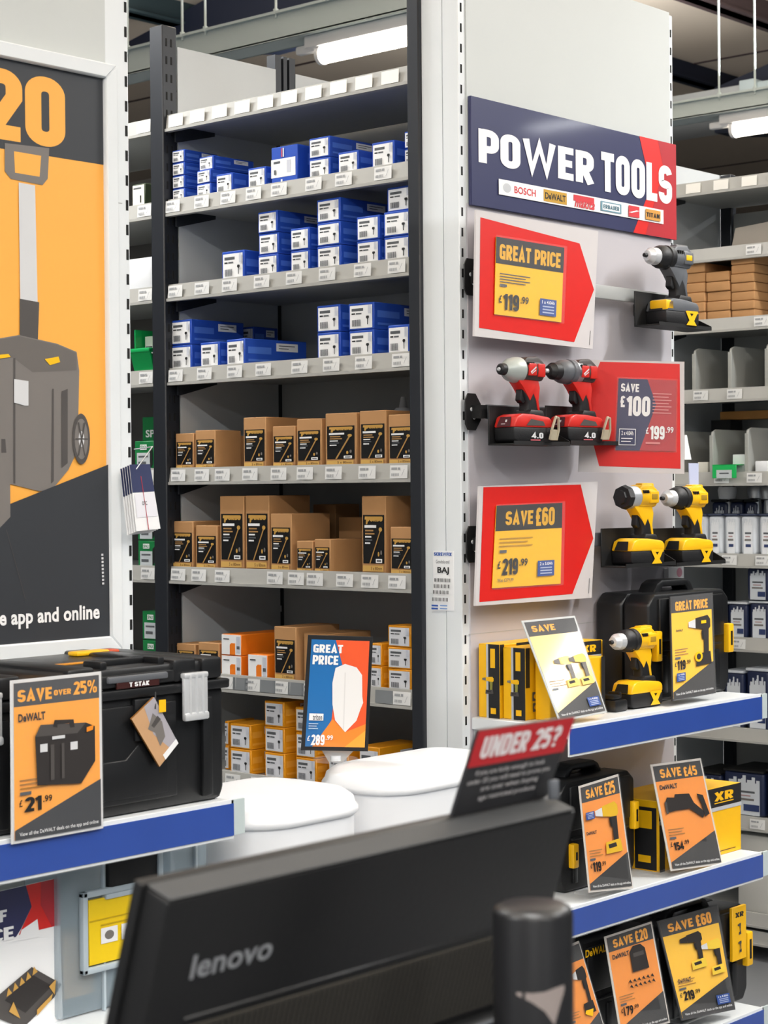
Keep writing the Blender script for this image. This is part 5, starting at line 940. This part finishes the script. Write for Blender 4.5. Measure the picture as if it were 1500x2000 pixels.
# castellated white bottles and tubs
navt = M('tub_navy', '#1d2747', .4); tubw = M('tub_white', '#d5dae0', .4)
def castle(f, b, v0, m):
    pts = [(.04, 1), (.96, 1)]; x = .96; i = 0
    tops = [v0+.10, v0+.03, v0+.10, v0, v0+.10, v0+.05, v0+.12]
    n = len(tops); wv = .92/n
    up = [(.04, 1), (.96, 1)]
    for k in range(n):
        a = .96-k*wv; up += [(a, tops[k]), (a-wv*.72, tops[k]), (a-wv*.72, tops[k]+.07), (a-wv, tops[k]+.07)]
    f.poly(b, up, m)
def tub(name, label, px0, px1, ytop, i, X=XB+.03, d=.13, lid=None, grp='tubs with castle print', low=False, base=None, blue=False):
    P = at(px0, ytop, 0, X); Q = at(px1, ytop, 0, X); w = P.y-Q.y; z0 = (zs[i]-.005) if base is None else base; h = P.z-z0
    t = thing(name, label, 'tub' if name != 'bottle' else 'bottle', (X, (P.y+Q.y)/2, z0), 0, grp)
    b = MB(); b.box(0, d, -w/2+.001, w/2-.001, 0, h*.96, navt if not blue else tubw, .012, 3)
    f = frX(w/2-.012, -w/2+.012, .004, h*.93, 0); castle(f, b, .05, tubw if not blue else plw); f.rect(b, .18, .42, .82, .47, ink); f.rect(b, .22, .52, .7, .55, M('print_rose', '#b08a8a', .5)); f.rect(b, .15, .6, .8, .65, picl) ; f.rect(b, .5 if not blue else .25, .74, .95 if not blue else .8, .9 if not blue else .82, M('tub_label_navy', '#2b3a66', .5)); b.build('tub_body' if name != 'bottle' else 'bottle_body', t)
    b = MB(); b.box(-.003, d+.003, -w/2-.0, w/2, h*.95, h, lid or tubw, .004); b.build('lid', t); return h+z0
for k, (a, c_) in enumerate(((1353, 1380), (1382, 1410), (1413, 1441), (1445, 1476), (1481, 1512))):
    tub('bottle', ['white printed bottle in a row, leftmost, beside the hanging yellow drill', 'white printed bottle, second from left on the right row', 'white printed bottle, third from left on the right row', 'white printed bottle, fourth from left on the right row', 'white printed bottle at the right edge, fifth in the row'][k], a, c_, 1004, 5, blue=True, lid=M('lid_navy', '#26304c', .4), grp='row of white printed bottles', d=.1)
for k, (a, c_) in enumerate(((1388, 1420), (1423, 1450), (1452, 1478))):
    tub('jar', ['black jar behind the printed bottles, left', 'black jar behind the printed bottles, middle', 'black jar behind the printed bottles, right'][k], a, c_, 976, 5, X=XB+.18, blue=False, lid=deepb, grp='black jars', d=.1)
zq = tub('tub', 'navy tub with white castle print, lower row beside the black case', 1420, 1459, 1176, 6); zq2 = tub('tub', 'navy tub with white castle print, lower row at the right edge', 1462, 1502, 1174, 6)
tub('tub', 'white castle tub stacked on top of the lower row at the right edge', 1457, 1502, 1105, 6, base=max(zq, zq2)+.001)
tub('tub', 'navy tub half behind the black case, shelf with castle tubs', 1378, 1417, 1177, 6)
tub('tub', 'castle print tub just above the blue shelf edge, left of two', 1412, 1452, 1308, 7, lid=tubw); tub('tub', 'castle print tub just above the blue shelf edge at the right edge', 1456, 1502, 1304, 7, lid=tubw)
tub('tub', 'large navy tub with castle print and black lid beside the XR carton', 1412, 1492, 1500, 8, lid=deepb, d=.2); tub('tub', 'large tub with castle print at the right edge below the shelf', 1496, 1530, 1502, 8, lid=deepb, d=.2)
tub('tub', 'navy castle tub behind the SAVE £45 leaflet', 1345, 1408, 1504, 8, lid=deepb, d=.2)
P = at(1440, 1625, 0, XB+.02); Q = at(1520, 1625, 0, XB+.02); t = thing('storage_box', 'pale storage box with dark hand hole low on the right row', 'box', (XB+.02, (P.y+Q.y)/2, zs[9]-.005)); w = P.y-Q.y; h = P.z-zs[9]; b = MB(); b.box(0, .3, -w/2, w/2, 0, h, M('box_pale', '#c9c8c2', .5), .006); b.build('box_body', t); b = MB(); f = frX(w/2, -w/2, 0, h, 0); f.ell(b, .4, .38, .32, .13, deepb); b.build('hand_hole', t)
# chrome fittings on the shelf underside zone
for k, (x, y_) in enumerate(((1420, 948), (1478, 946), (1500, 948))):
    P = at(x, y_, 0, XB+.2); t = thing('tap_fitting', ['round chrome fitting under the ticket shelf, left', 'round chrome fitting under the ticket shelf, middle', 'round chrome fitting under the ticket shelf, right'][k], 'fitting', (P.x, P.y, zs[5]-.006), 0)
    b = MB(); h = P.z-zs[5]; b.lathe([(0, .02), (h*.6, .016), (h*.8, .014), (h*.82, .03), (h*.95, .034), (h, .03)], (0, 0, 0), (0, 0, 1), silver if k else plw, 20); b.build('fitting_body', t)
# tags beside the end panel
b, f = quadprint(at(1337, 850, 1, YE-.02), at(1341, 850, 1, YE-.02), at(1350, 898, 1, YE-.02), at(1337, 898, 1, YE-.02), .001, paper); tag(b.build('paper_slip'), 'white paper slip poking out right of the red SAVE £100 board', 'paper')
b, f = quadprint(at(1345, 905, 1, YE-.01), at(1364, 905, 1, YE-.01), at(1364, 1050, 1, YE-.01), at(1349, 1050, 1, YE-.01), .002, M('strip_lilac', '#c2c8e2', .4)); tag(b.build('hanging_strip'), 'pale lilac strip hanging behind the yellow drill at the panel edge', 'tag')
b = MB(); P = at(1304, 1108, 1, YE-.02); Q = at(1334, 1132, 1, YE-.02); b.box(P.x, Q.x, YE-.022, YE-.02, Q.z, P.z, paper); f = frY(P.x, Q.x, Q.z, P.z, YE-.022); f.ell(b, .7, .45, .18, .35, M('print_pink', '#e0a0b0', .5)); b.box(P.x+.003, P.x+.01, YE-.02, YE-.005, Q.z+.005, P.z-.005, paper); tag(b.build('paper_tag'), 'small white tag with pink mark under the hanging yellow drill', 'tag')
